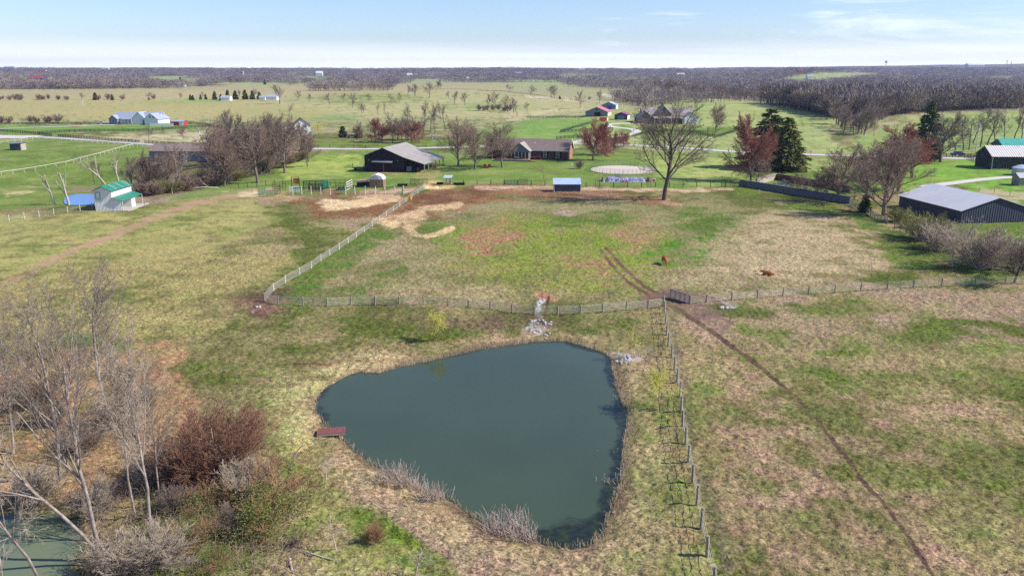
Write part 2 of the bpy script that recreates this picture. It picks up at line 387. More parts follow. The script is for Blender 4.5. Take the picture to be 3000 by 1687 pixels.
    apply(EL(1230,507,60,9,0,.5), MUDL, None, .2); apply(EL(1160,500,60,6,0,.6), MUDL, MUD, .3)
    # left valley
    apply(PO([(-400,405),(110,396),(330,418),(450,430),(500,500),(300,560),(270,600),(-400,650)], 8), (.31,.36,.10), (.12,.20,.035), .55, .4)
    apply(PO([(0,560),(100,550),(95,570),(20,590)], 6, .7), (.5,.42,.2), None, .2)
    apply(PO([(190,548),(300,552),(440,530),(560,520),(560,560),(420,600),(260,572),(200,575)], 5, .9), (.34,.25,.16), (.17,.14,.07), .35, .5)
    apply(PO([(400,470),(760,440),(870,470),(800,500),(620,545),(420,590),(380,560)], 8, .9), (.27,.2,.13), (.12,.12,.04), .45, .6)
    # dry upland left
    apply(PO([(-400,660),(370,615),(640,575),(740,590),(850,650),(560,760),(-400,860)], 16, .85), (.42,.37,.14), (.17,.22,.045), .40, .4)
    apply(PO([(-400,860),(560,700),(900,740),(760,870),(500,980),(-400,1060)], 30, .7), YEL, (.16,.19,.045), .28)
    apply(PO([(740,600),(880,640),(1130,680),(860,840),(740,850),(900,720)], 22, .75), (.36,.34,.12), GRN, .66)
    apply(LI([(-200,880),(0,832),(100,790),(180,752),(250,718),(330,690),(420,650),(500,618),(580,592),(680,572),(760,562)], 9, .85), (.42,.27,.17), (.34,.22,.12), .4, .15)
    # pasture inside the fences
    apply(PO([(1120,690),(1240,600),(2050,575),(2480,640),(2560,790),(2200,870),(1980,870),(1500,880),(1100,880),(880,870)], 30, .7), (.40,.32,.17), (.19,.19,.07), .42)
    apply(EL(1640,600,330,26,0,.8), (.34,.29,.15), (.2,.2,.07), .4)
    apply(PO([(2100,620),(2420,640),(2700,760),(2500,820),(2150,830),(2040,760)], 30, .8), (.47,.36,.21), (.22,.21,.08), .26)
    apply(LI([(860,862),(940,790),(1040,730),(1130,670),(1180,650),(1330,690)], 34, .8), (.32,.30,.11), (.11,.18,.03), .66)
    apply(LI([(800,886),(980,875),(1180,800)], 22, .7), None, (.11,.17,.03), .64)
    apply(EL(1640,735,330,100,2,.9,.35), (.33,.28,.10), LIME, .58); apply(EL(1660,745,230,70,0,.5,.7), (.30,.33,.07), LIME, .64)
    apply(EL(1440,700,80,34,-12,.75), (.38,.20,.11), (.26,.19,.07), .3); apply(EL(1700,770,150,30,5,.45), (.37,.22,.12), None, .42)
    apply(EL(1860,690,60,40,30,.75), (.40,.23,.13), None, .35); apply(EL(1760,780,70,40,20,.5), (.38,.22,.12), None, .3); apply(EL(1520,800,190,30,6,.4), (.40,.24,.14), None, .45)
    apply(EL(1720,640,120,22,0,.9), (.25,.29,.08), (.105,.17,.028), .66); apply(EL(2070,645,95,45,8,.8,.8), (.25,.29,.08), (.105,.17,.028), .66)
    apply(EL(2020,740,120,40,0,.5), None, (.10,.23,.02), .66); apply(EL(2190,560,40,10,0,.9), (.2,.36,.05), LUSH, .8); apply(EL(2370,612,60,10,0,.9), (.2,.36,.05), LUSH, .8)
    apply(EL(2660,745,90,26,20,.8), (.24,.36,.06), LUSH, .72); apply(EL(2560,660,90,16,20,.7), (.24,.36,.06), LUSH, .7); apply(EL(2900,770,90,50,0,.9), (.22,.40,.05), LUSH, .75)
    apply(PO([(2480,600),(2600,660),(2700,720),(2900,770),(3100,800),(3100,830),(2880,800),(2660,720),(2480,630)], 8, .7), (.2,.24,.07), (.08,.12,.03), .6)
    apply(LI([(2760,600),(3100,700),(3300,750)], 40, .9), (.25,.40,.06), LUSH, .65)
    apply(PO([(2570,480),(2800,460),(3300,480),(3300,640),(2860,580),(2780,540),(2520,560)], 10, .9), (.30,.44,.08), (.16,.33,.04), .6, .3)
    apply(PO([(2180,505),(2320,497),(2520,540),(2500,585),(2330,560)], 6, .9), (.25,.42,.06), LUSH, .7, .3)
    apply(PO([(2830,550),(3200,560),(3200,590),(2900,580)], 6, .8), (.46,.36,.24), None, .25)
    # trodden mud and straw
    apply(EL(1040,602,175,40,3,.95,.35), (.32,.165,.09), MUD, .6, .8); apply(EL(960,588,80,14,0,.6), (.42,.34,.30), None, .3)
    apply(EL(1015,598,90,15,-3,1,.25), (.74,.55,.31), (.48,.28,.15), .15, .6); apply(EL(1110,582,90,14,-4,.9,.3), STRAW, (.4,.22,.12), .3, .3); apply(EL(1120,565,110,10,0,.8), (.5,.33,.23), None, .3)
    apply(EL(800,572,90,14,0,.7), (.46,.30,.18), MUDL, .35); apply(EL(720,568,40,8,0,.8), (.64,.5,.3), None, .2)
    apply(PO([(1235,548),(1700,548),(1840,560),(1600,575),(1420,578),(1330,620),(1250,650),(1140,660),(1170,610),(1250,575)], 10, .95), (.42,.24,.13), MUD, .5, .8)
    apply(PO([(1215,590),(1300,558),(1440,545),(1480,556),(1340,590),(1290,620),(1190,640)], 8, .85), (.25,.12,.06), (.16,.075,.04), .5, .7)
    apply(LI([(1110,655),(1190,635),(1260,610),(1330,598)], 11, .95, .7, .6), STRAW, (.48,.29,.16), .25, .7); apply(LI([(1190,655),(1205,680),(1240,697),(1290,682),(1318,672)], 8, 1, .4, .4), STRAW, (.55,.38,.21), .2, .6)
    apply(LI([(1240,620),(1205,650),(1195,670)], 18, .95, .6, .5), STRAW, (.48,.3,.16), .28, .7)
    apply(EL(1262,543,50,10,-10,.85,.5), (.66,.48,.24), (.5,.3,.14), .35, .5); apply(LI([(1400,552),(1620,552),(1900,556),(2150,556)], 5, .7), (.60,.42,.29), MUDL, .25)
    apply(LI([(1560,570),(1780,575),(1940,590)], 14, .8), (.34,.21,.14), MUD, .45); apply(EL(1965,597,45,14,10,.9), (.46,.27,.17), MUDL, .3); apply(EL(1660,612,40,14,0,.6), (.42,.30,.24), None, .2)
    # wash below the fence
    apply(EL(1607,866,48,16,0,.95,.3), (.46,.25,.14), (.25,.12,.07), .35); apply(LI([(1608,870),(1606,890),(1598,915),(1597,950),(1594,985),(1590,1003)], 4.5, 1, .4, .1), (.10,.05,.035), (.08,.04,.03), .5, .2)
    for e in ((1588,885,17,9), (1578,905,14,12), (1590,925,16,9), (1572,955,24,20), (1605,960,13,22), (1585,975,12,15), (1822,1048,34,14), (2112,901,26,7), (755,900,13,6), (1158,1083,14,5)):
        apply(EL(*e, 0, 1, .3), (.64,.62,.64), (.36,.34,.34), .35, .5)
    apply(LI([(860,1066),(920,1064),(980,1080),(1050,1096)], 5, .95, .5, .2), (.45,.26,.13), (.12,.07,.04), .6)
    # banks of the ponds
    s1 = sdist(x, y, POND_W) if True else None
    bank = sst(6.0, .6, s1) * (y < 140); apply(bank * .62, (.45,.335,.18), (.18,.14,.065), .38)
    lip = sst(1.6, .1, s1); apply(lip * .9, (.30,.21,.13), (.11,.08,.045), .5)
    apply(EL(1000,1110,110,50,-25,.8), (.52,.39,.20), None, .22); apply(EL(930,1230,60,110,15,.7), (.52,.40,.21), None, .25)
    # foreground slopes
    apply(EL(1540,960,140,30,0,.4), PINK, None, .3); apply(EL(1800,945,130,34,0,.75), (.34,.30,.13), GRN, .62)
    apply(EL(280,1010,120,30,10,.75), (.3,.36,.1), (.10,.20,.03), .7)
    apply(LI([(850,1380),(950,1440),(1060,1520),(1200,1620),(1300,1690)], 42, .6), (.26,.29,.08), (.12,.18,.025), .66)
    apply(PO([(760,1080),(1000,1110),(930,1190),(900,1300),(840,1360),(740,1240)], 22, .5), (.5,.45,.2), (.17,.24,.05), .5)
    apply(PO([(560,1450),(900,1400),(1300,1687),(1500,1800),(300,1800)], 40, .5), (.42,.36,.15), (.14,.20,.035), .5)
    apply(PO([(0,1040),(480,1010),(560,1150),(600,1300),(420,1420),(230,1480),(-300,1480),(-300,1040)], 40, .85), (.50,.32,.16), (.25,.14,.075), .42)
    apply(PO([(560,1180),(760,1180),(840,1300),(860,1600),(420,1620),(450,1420),(540,1400)], 30, .6), (.40,.32,.15), (.13,.15,.04), .6)
    apply(PO([(1850,1100),(1960,1150),(2030,1420),(2060,1687),(1900,1800),(1600,1800),(1700,1640),(1850,1480)], 30, .55), (.45,.36,.18), (.16,.21,.04), .48)
    apply(PO([(2050,1000),(2300,960),(2900,1200),(3100,1700),(2200,1750),(2100,1500)], 90, .5), (.42, .28, .18), (.19, .15, .07), .34)
    for e in ((2440,900,110,26,-4), (2520,1018,170,26,-4), (2480,985,70,16,0), (2750,960,70,40,10), (2610,1130,100,30,10), (2850,1110,130,40,10), (2900,1020,80,24,0), (2400,1100,120,30,0), (2800,1300,120,50,20), (2640,1400,120,40,10), (2890,1560,140,60,20), (2220,1060,90,30,20), (2330,1230,80,24,20), (2920,1420,90,40,20), (2060,1180,60,90,0), (2260,980,80,26,0), (2180,900,60,14,0)):
        apply(EL(*e, .6, .95), (.34,.32,.12), (.115,.155,.026), .56)
    # tracks
    for P in ([(1760,735),(1800,782),(1838,825),(1880,852),(1925,880)], [(1775,728),(1825,778),(1850,805),(1885,838),(1938,868)]): apply(LI(P, 4.5, 1, .35, .1), (.19,.10,.06), (.12,.07,.045), .5, .2)
    apply(EL(1985,882,95,16,8,.9,.6), (.26,.15,.11), (.15,.09,.065), .5, .4); apply(LI([(1940,872),(1990,895),(2060,925),(2120,960)], 22, .85, .7), (.27,.17,.13), (.15,.10,.08), .5, .4)
    apply(LI([(1960,890),(2020,930),(2090,975),(2180,1040),(2240,1085),(2330,1165),(2400,1240),(2470,1330),(2530,1410),(2600,1490),(2700,1640),(2800,1800)], 6, 1, .35, .08), (.17,.105,.075), (.10,.06,.045), .55, .5)
    apply(LI([(1975,920),(1990,1100),(2040,1300),(2090,1500),(2130,1700)], 16, .5, .8), (.26,.19,.13), (.13,.14,.05), .5)
    apply(EL(770,885,70,40,0,.75,.7), (.28,.16,.11), DARK, .5); apply(EL(1480,935,200,26,0,.75,.6), (.27,.18,.12), (.13,.10,.05), .5); apply(EL(1250,930,120,18,0,.4,.6), None, (.14,.11,.06), .5)
    # relief: tussocks close by
    dd = np.hypot(x, y); rel = rg * sst(300, 130, dd) * sst(.2, 1.2, np.abs(s1) * (s1 > 0) + 0) * sst(40, 50, dd)
    tz = (fbm(x / .62, y / .62, 41, 3) - .5) * .55 + (fbm(x / 2.4, y / 2.4, 43, 2) - .5) * .30
    tw = (np.abs(fbm(x / 1.0 + 5, y / .7, 47, 2) - .5) * -1 + .15) * .35
    z = z + (tz + tw) * rel
    V = np.stack([x, y, z], -1).reshape(-1, 3)
    i = np.arange(nr - 1)[:, None] * nc + np.arange(nc)[None, :]
    j = np.arange(nr - 1)[:, None] * nc + (np.arange(nc)[None, :] + 1) % nc
    F = np.stack([i, j, j + nc, i + nc], -1).reshape(-1, 4)[:, ::-1]
    n0 = len(V); V = np.vstack([V, [[0, 0, float(z[0].mean())]]])
    cap = np.stack([np.full(nc, n0), (np.arange(nc) + 1) % nc, np.arange(nc)], -1)
    me = np_mesh('ground', V, [F, cap[:, ::-1]], None, smooth=True)
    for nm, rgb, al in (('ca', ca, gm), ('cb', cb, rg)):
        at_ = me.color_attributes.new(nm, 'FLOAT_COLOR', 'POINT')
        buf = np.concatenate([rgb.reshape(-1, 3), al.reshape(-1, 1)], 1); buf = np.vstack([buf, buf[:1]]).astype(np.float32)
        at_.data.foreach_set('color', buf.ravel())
    m, nt, b = newmat('pasture'); b.inputs['Roughness'].default_value = .95; b.inputs['Specular IOR Level'].default_value = .08
    L = nt.links.new
    a1 = node(nt, 'ShaderNodeAttribute', attribute_name='ca'); a2 = node(nt, 'ShaderNodeAttribute', attribute_name='cb')
    t = node(nt, 'ShaderNodeTexCoord')
    def noise(sc_, det, rough=.6, st=(1, 1, 1), dist=0):
        mp = node(nt, 'ShaderNodeMapping'); mp.inputs['Scale'].default_value = st; L(t.outputs['Object'], mp.inputs[0])
        n = node(nt, 'ShaderNodeTexNoise'); n.inputs['Scale'].default_value = sc_; n.inputs['Detail'].default_value = det; n.inputs['Roughness'].default_value = rough; n.inputs['Distortion'].default_value = dist
        L(mp.outputs[0], n.inputs[0]); return n.outputs[0]
    def M(op, a, b_=None, clamp=False):
        n = node(nt, 'ShaderNodeMath', operation=op); n.use_clamp = clamp
        for k, q in enumerate((a, b_)):
            if q is None: continue
            if isinstance(q, (int, float)): n.inputs[k].default_value = q
            else: L(q, n.inputs[k])
        return n.outputs[0]
    def MR(s, a, b_, c=0., d=1.):
        n = node(nt, 'ShaderNodeMapRange', interpolation_type='SMOOTHSTEP')
        L(s, n.inputs[0])
        for k, q in enumerate((a, b_, c, d)):
            if isinstance(q, (int, float)): n.inputs[k + 1].default_value = q
            else: L(q, n.inputs[k + 1])
        return n.outputs[0]
    fine_ = noise(3.5, 6, .78, (1, 1, 1), .6); mid = noise(.55, 5, .62, (1, .8, 1), .4); bign = noise(.07, 5, .6); tiny = noise(7.0, 4, .8)
    s = M('ADD', M('MULTIPLY', fine_, .50), M('ADD', M('MULTIPLY', mid, .22), M('MULTIPLY', bign, .28)))
    thr = M('SUBTRACT', .5, M('MULTIPLY', M('SUBTRACT', a1.outputs['Alpha'], .5), .36))      # where green starts
    f = MR(s, M('SUBTRACT', thr, .075), M('ADD', thr, .075))
    x1 = node(nt, 'ShaderNodeMix', data_type='RGBA'); L(f, x1.inputs[0]); L(a1.outputs['Color'], x1.inputs[6]); L(a2.outputs['Color'], x1.inputs[7])
    # tuft highlights and shaded gaps between blades, painted as brightness noise
    m2_ = noise(1.6, 5, .72, (1, 1, 1), .5)
    br = M('ADD', MR(fine_, .32, .68, .34, 1.52), MR(tiny, .3, .7, -.30, .30))
    br = M('MULTIPLY', br, MR(m2_, .32, .68, .66, 1.32)); br = M('MULTIPLY', br, MR(mid, .32, .68, .88, 1.12))
    br = M('MULTIPLY', br, MR(noise(2.5, 7, .82, (1, 1, 1), .9), .36, .54, .28, 1.10))
    fa = M('MULTIPLY', a2.outputs['Alpha'], 1.6, True)
    br = M('ADD', M('MULTIPLY', M('SUBTRACT', br, 1.0), fa), 1.0)
    x2 = node(nt, 'ShaderNodeMix', data_type='RGBA', blend_type='MULTIPLY'); x2.inputs[0].default_value = 1
    cc = node(nt, 'ShaderNodeCombineColor'); [L(br, cc.inputs[k]) for k in range(3)]
    L(x1.outputs[2], x2.inputs[6]); L(cc.outputs[0], x2.inputs[7])
    hue = node(nt, 'ShaderNodeHueSaturation'); L(x2.outputs[2], hue.inputs['Color']); L(MR(noise(.35, 4), .3, .7, .482, .518), hue.inputs['Hue']); hue.inputs['Saturation'].default_value = 1.0
    L(hue.outputs[0], b.inputs['Base Color'])
    bp = node(nt, 'ShaderNodeBump'); bp.inputs['Distance'].default_value = .5; L(M('ADD', fine_, M('MULTIPLY', mid, .8)), bp.inputs['Height'])
    L(M('MULTIPLY', a2.outputs['Alpha'], .75), bp.inputs['Strength']); L(bp.outputs[0], b.inputs['Normal'])
    me.materials.append(m)
    o = bpy.data.objects.new('ground', me); link(o); tag(o, 'rolling pasture ground with dry tan grass, green patches and trodden mud', None, None, 'structure')
build_ground()
# ------------------------------------------------------------------ water
def water_mat(name, deep, shore, algae=True, rough=.07):
    m, nt, b = newmat(name); L = nt.links.new
    b.inputs['Roughness'].default_value = rough; b.inputs['Specular IOR Level'].default_value = .5; b.inputs['IOR'].default_value = 1.33
    a = node(nt, 'ShaderNodeAttribute', attribute_name='ws')
    t = node(nt, 'ShaderNodeTexCoord')
    n = node(nt, 'ShaderNodeTexNoise'); n.inputs['Scale'].default_value = .45; n.inputs['Detail'].default_value = 8; n.inputs['Roughness'].default_value = .7; n.inputs['Distortion'].default_value = .5; L(t.outputs['Object'], n.inputs[0])
    s = node(nt, 'ShaderNodeMath', operation='ADD'); L(a.outputs['Fac'], s.inputs[0]); L(n.outputs[0], s.inputs[1])
    r = node(nt, 'ShaderNodeMapRange', interpolation_type='SMOOTHSTEP'); r.inputs[1].default_value = .95; r.inputs[2].default_value = 1.25; L(s.outputs[0], r.inputs[0])
    n2 = node(nt, 'ShaderNodeTexNoise'); n2.inputs['Scale'].default_value = 1.6; n2.inputs['Detail'].default_value = 6; L(t.outputs['Object'], n2.inputs[0])
    r2 = node(nt, 'ShaderNodeMapRange'); r2.inputs[1].default_value = .42; r2.inputs[2].default_value = .68; L(n2.outputs[0], r2.inputs[0])
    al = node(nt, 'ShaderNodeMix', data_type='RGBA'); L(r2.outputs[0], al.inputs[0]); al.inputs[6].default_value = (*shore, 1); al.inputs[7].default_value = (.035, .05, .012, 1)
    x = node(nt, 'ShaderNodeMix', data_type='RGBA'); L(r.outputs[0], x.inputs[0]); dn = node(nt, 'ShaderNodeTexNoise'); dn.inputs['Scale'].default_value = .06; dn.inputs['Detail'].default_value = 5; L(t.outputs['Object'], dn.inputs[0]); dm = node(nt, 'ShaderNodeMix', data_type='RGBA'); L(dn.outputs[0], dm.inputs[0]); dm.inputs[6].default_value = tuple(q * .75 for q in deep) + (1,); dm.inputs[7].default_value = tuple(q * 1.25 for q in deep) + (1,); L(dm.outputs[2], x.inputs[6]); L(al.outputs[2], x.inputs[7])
    L(x.outputs[2], b.inputs['Base Color'])
    w = node(nt, 'ShaderNodeTexNoise'); w.inputs['Scale'].default_value = 3.5; w.inputs['Detail'].default_value = 3; L(t.outputs['Object'], w.inputs[0])
    bp = node(nt, 'ShaderNodeBump'); bp.inputs['Strength'].default_value = .10; bp.inputs['Distance'].default_value = .04; L(w.outputs[0], bp.inputs['Height']); L(bp.outputs[0], b.inputs['Normal'])
    return m
def pond(name, PW, z, material, label, weeds_reflections=None):
    lo, hi = PW.min(0) - 2, PW.max(0) + 2; n = 150
    gx, gy = np.meshgrid(np.linspace(lo[0], hi[0], n), np.linspace(lo[1], hi[1], n)); s = sdist(gx, gy, PW)
    i = (np.arange(n - 1)[:, None] * n + np.arange(n - 1)[None, :]).ravel(); F = np.stack([i, i + 1, i + n + 1, i + n], 1)
    keep = (s.ravel()[F] < .9).all(1)
    V = np.stack([gx.ravel(), gy.ravel(), np.full(n * n, z)], 1)
    me = np_mesh(name, V, F[keep], material)
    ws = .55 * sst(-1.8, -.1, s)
    if weeds_reflections is not None: ws = ws + weeds_reflections(gx, gy, s)
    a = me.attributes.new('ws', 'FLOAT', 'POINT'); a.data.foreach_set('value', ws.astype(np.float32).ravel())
    o = bpy.data.objects.new(name, me); link(o); tag(o, label, None, None, 'structure')
def weeds_reflections(gx, gy, s):  # algae patches, plus dark reflections painted along the right shore
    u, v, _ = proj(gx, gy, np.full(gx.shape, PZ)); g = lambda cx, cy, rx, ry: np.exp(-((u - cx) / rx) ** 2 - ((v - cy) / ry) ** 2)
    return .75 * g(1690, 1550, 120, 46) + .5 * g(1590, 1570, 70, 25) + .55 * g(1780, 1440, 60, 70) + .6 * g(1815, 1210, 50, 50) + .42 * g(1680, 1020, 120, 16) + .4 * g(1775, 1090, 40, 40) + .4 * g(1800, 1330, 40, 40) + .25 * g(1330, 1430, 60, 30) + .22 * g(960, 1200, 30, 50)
pond('pond_water', POND_W, PZ, water_mat('murky pond water', (.052, .076, .048), (.016, .022, .022)), 'murky green farm pond in the foreground', weeds_reflections)
pond('pond_water_small', POND2_W, -1.2, water_mat('pale green pond water', (.14, .175, .11), (.05, .065, .035)), 'pale green pond under the bare trees at lower left')
c0 = at(250, 588); P3 = []
for u_, v_ in POND3:
    q = at(u_, v_); P3.append((q.x, q.y))
P3 = smooth_poly(P3, 4); zz = float(terr(P3[:, 0], P3[:, 1]).max()) + .12
pond('pond_water_far', P3, zz, water_mat('sky-tinted pond water', (.10, .22, .50), (.08, .15, .35), rough=.2), 'small blue pond behind the green-roofed white shed')  # blue of the reflected sky is painted into the water colour
# ------------------------------------------------------------------ roads: sheets laid on the ground
m_gravel = mat('pale gravel', (.62, .58, .54), (.50, .46, .42), .95, 1.2, bump=.02)
m_asphalt = mat('bleached asphalt', (.56, .54, .53), (.47, .45, .44), .9, .6)
def road(name, pts, width, material, label, lift=.12, catmull=True):
    W_ = [at(u, v) for u, v in pts]; P = np.array([(p.x, p.y) for p in W_]); out = []
    for i in range(len(P) - 1):
        p0 = P[max(i - 1, 0)]; p1 = P[i]; p2 = P[i + 1]; p3 = P[min(i + 2, len(P) - 1)]
        n = max(4, int(np.hypot(*(p2 - p1)) / 2.5))
        for k in range(n):
            t = k / n; out.append(.5 * ((2 * p1) + (-p0 + p2) * t + (2 * p0 - 5 * p1 + 4 * p2 - p3) * t * t + (-p0 + 3 * p1 - 3 * p2 + p3) * t ** 3))
    out.append(P[-1]); out = np.array(out); d = np.gradient(out, axis=0); d /= np.maximum(np.linalg.norm(d, axis=1)[:, None], 1e-6); nrm = np.stack([-d[:, 1], d[:, 0]], 1)
    wj = width * (1 + .06 * np.sin(np.arange(len(out)) * 1.7))[:, None]; cols = []
    for f in (-.5, -.25, 0, .25, .5):
        q = out + nrm * wj * f; cols.append(np.column_stack([q, terr(q[:, 0], q[:, 1]) + lift - (.06 if abs(f) == .5 else 0)]))
    V = np.stack(cols, 1).reshape(-1, 3); n = len(out); i = (np.arange(n - 1)[:, None] * 5 + np.arange(4)[None, :]).ravel()
    F = np.stack([i, i + 1, i + 6, i + 5], 1); o = bpy.data.objects.new(name, np_mesh(name, V, F, material)); link(o); tag(o, label, None, None, 'structure')
road('road', [(-200,392),(-60,396),(60,400),(150,404),(300,413),(450,424),(600,431),(760,434),(930,436.5),(1100,437),(1250,434),(1400,430),(1560,424),(1690,421),(1850,426),(2000,434),(2150,445),(2300,451),(2480,457),(2700,462),(3000,470),(3300,480)], 6.4, m_asphalt, 'pale country road crossing behind the farm', .16)
road('driveway', [(1655,422),(1720,411),(1790,403),(1848,394),(1866,387),(1850,379),(1795,373),(1780,368),(1795,364),(1850,362),(1890,364)], 5.0, m_gravel, 'winding gravel driveway to the grey farmhouse', .18)
road('driveway_left', [(-150,384),(0,378),(100,374),(200,371),(300,367),(340,368)], 4.2, m_gravel, 'gravel drive to the long white house', .18)
road('driveway_right', [(2700,548),(2780,538),(2860,528),(2950,520),(3080,514),(3300,505)], 4.2, m_gravel, 'pale drive behind the big grey barn', .12)
a = [at(u, v) for u, v in ((-400,385),(-40,389),(60,396),(112,402),(60,408),(-40,414),(-400,420))]
road('gravel_lot', [(-300,404),(-40,403),(60,402),(104,402)], 19, m_gravel, 'wide pale gravel lot beside the road at the left edge', .2)
# ------------------------------------------------------------------ vegetation
def bark(name, c, c2): return mat(name, c, c2, .9, 2.5, bump=.03, coord='Object')
m_bark = bark('grey bark', (.24, .20, .17), (.12, .095, .08)); m_barkd = bark('dark bark', (.15, .12, .10), (.075, .06, .05))
m_barkp = bark('bleached bark', (.60, .54, .48), (.34, .28, .24)); m_barkm = bark('ash bark', (.40, .34, .30), (.2, .16, .14))
m_twig = bark('brown twigs', (.30, .225, .185), (.2, .15, .12)); m_twigr = bark('red budding twigs', (.42, .17, .13), (.28, .13, .105))
m_twigp = bark('pale twigs', (.52, .43, .34), (.34, .27, .21)); m_twigw = bark('yellow willow shoots', (.72, .66, .16), (.55, .52, .12))
m_twigo = bark('orange brown twigs', (.40, .22, .12), (.3, .17, .1)); m_twigg = bark('olive budding twigs', (.27, .28, .10), (.18, .17, .07))
m_twigd = bark('dark twigs', (.23, .18, .15), (.15, .12, .10)); m_twigm = bark('mauve twigs', (.36, .255, .20), (.25, .175, .14))
m_needle = mat('evergreen needles', (.13, .155, .045), (.065, .08, .025), .8, 1.5); m_needley = mat('olive needles', (.24, .25, .06), (.12, .13, .035), .8, 1.0)
m_reed = mat('dry reeds', (.62, .50, .42), (.42, .33, .28), .9, 2.0); m_blossom = mat('white blossom', (.7, .68, .64), (.5, .47, .44), .9, 2.0)
def unit(v): return v / max(np.linalg.norm(v), 1e-9)
def grow(seed, H, L0, R0, nch, ratio, ang, up, wob, start=(.3, .25, .15, .1), bend=.0, lean=(0, 0), nseg=(6, 5, 3, 2, 1), stems=1, stemang=25, droop=0.0, rr=.52):
    """bare tree as tapering segments: list of (p0, p1, r0, r1, level)"""
    r = random.Random(seed); S = []
    G = lambda a: r.gauss(0, a)
    def perp(d):
        v = np.array([G(1), G(1), G(1)]); v -= d * v.dot(d); return unit(v)
    st = []
    for k in range(stems):
        d = np.array([lean[0] + (G(1) * math.tan(R(stemang)) if stems > 1 else 0), lean[1] + (G(1) * math.tan(R(stemang)) if stems > 1 else 0), 1.0])
        st.append((np.zeros(3) + (np.array([G(.1), G(.1), 0]) if stems > 1 else 0), unit(d), L0 * (1 if k == 0 else r.uniform(.7, 1)), R0 * (1 if stems == 1 else r.uniform(.6, .9)), 0))
    while st:
        p, d, L, rad, lv = st.pop(); n = nseg[min(lv, len(nseg) - 1)]; pts = [(p.copy(), rad, d)]
        for k in range(n):
            t = (k + 1) / n; d = unit(d + np.array([G(wob), G(wob), G(wob * .6)]) + np.array([0, 0, up[min(lv, len(up) - 1)] - droop * (lv >= 2) * t]))
            q = p + d * L / n; r1 = rad * (1 - .62 * t if lv < len(nch) else 1 - .85 * t)
            S.append((p, q, pts[-1][1], r1, lv)); p = q; pts.append((p.copy(), r1, d))
        if lv < len(nch):
            a0 = start[min(lv, len(start) - 1)]; m = nch[lv]
            for k in range(m):
                t = a0 + (1 - a0) * (k + r.random()) / m; i = min(int(t * n), n - 1); f = t * n - i
                pp = pts[i][0] * (1 - f) + pts[i + 1][0] * f; dd = pts[i + 1][2]; a = R(ang[min(lv, len(ang) - 1)] * r.uniform(.7, 1.3)) * (1.15 - .5 * t)
                cd = unit(dd * math.cos(a) + perp(dd) * math.sin(a))
                if lv == 0 and cd[2] < -.05: cd[2] = abs(cd[2]); cd = unit(cd)
                st.append((pp, cd, L * ratio[min(lv, len(ratio) - 1)] * (1.1 - .55 * t) * r.uniform(.7, 1.2), (pts[i][1] * (1 - f) + pts[i + 1][1] * f) * rr * r.uniform(.75, 1.05), lv + 1))
    zm = max(s[1][2] for s in S); k = H / zm
    return [(a * k, b * k, c, e, l) for a, b, c, e, l in S]
def tube_mesh(name, S, n, material, rmin=.012, caps=False):
    if not S: S = [(np.zeros(3), np.array([0, 0, .1]), .01, .01, 0)]
    P0 = np.array([s[0] for s in S]); P1 = np.array([s[1] for s in S]); r0 = np.maximum([s[2] for s in S], rmin); r1 = np.maximum([s[3] for s in S], rmin)
    d = P1 - P0; d /= np.maximum(np.linalg.norm(d, axis=1)[:, None], 1e-6)
    ref = np.where(np.abs(d[:, 2:3]) < .9, np.array([[0, 0, 1.]]), np.array([[1., 0, 0]])); a = np.cross(d, ref); a /= np.maximum(np.linalg.norm(a, axis=1)[:, None], 1e-6); b = np.cross(a, d)
    th = 2 * np.pi * np.arange(n) / n; c = np.cos(th)[None, :, None]; s = np.sin(th)[None, :, None]
    ring = a[:, None] * c + b[:, None] * s
    V = np.concatenate([P0[:, None] + ring * r0[:, None, None], P1[:, None] + ring * r1[:, None, None]], 1)   # (S, 2n, 3)
    base = np.arange(len(S))[:, None] * 2 * n; k = np.arange(n); k2 = (k + 1) % n
    F = np.stack([base + k, base + k2, base + k2 + n, base + k + n], -1).reshape(-1, 4)
    return np_mesh(name, V.reshape(-1, 3), F, material, smooth=n > 3)
TREES = {}
def template(key, params, tm, cm, split=2, n0=6, rmin=.016, extra=None):
    S = grow(**params); tr = [s for s in S if s[4] < split]; cr = [s for s in S if s[4] >= split]
    tips = [s[1] for s in cr]
    if extra: extra(cr, tips)
    TREES[key] = (tube_mesh(key + '_trunk', tr, n0, tm, rmin), tube_mesh(key + '_crown', cr, 3, cm, rmin), params['H'])
def tree(key, u, v, vtop=None, label=None, name='bare_tree', cat='tree', group=None, rz=None, wide=1.0, h=None, P=None):
    P = at(u, v) if P is None else P; t, c, H = TREES[key]; h = h or hgt(P, vtop); k = h / H
    o = empty(name, P + Vector((0, 0, -.12)), rng.uniform(0, 6.28) if rz is None else rz, label, cat, group); o.scale = (k * wide, k * wide, k)
    for nm, me in (('trunk', t), ('crown', c)):
        if me is not None: link(bpy.data.objects.new(nm, me), o)
    return o
mature = dict(L0=9, R0=.30, nch=(12, 8, 7, 5), ratio=(.74, .55, .5, .5), ang=(44, 38, 36, 34), up=(.05, .08, .06, .03), wob=.09)
def mk(key, seed, tm, cm, H=14., sp=2, rmin=.02, n0=5, **k):
    p = dict(mature); p.update(seed=seed, H=H); p.update(k); template(key, p, tm, cm, sp, n0, rmin)
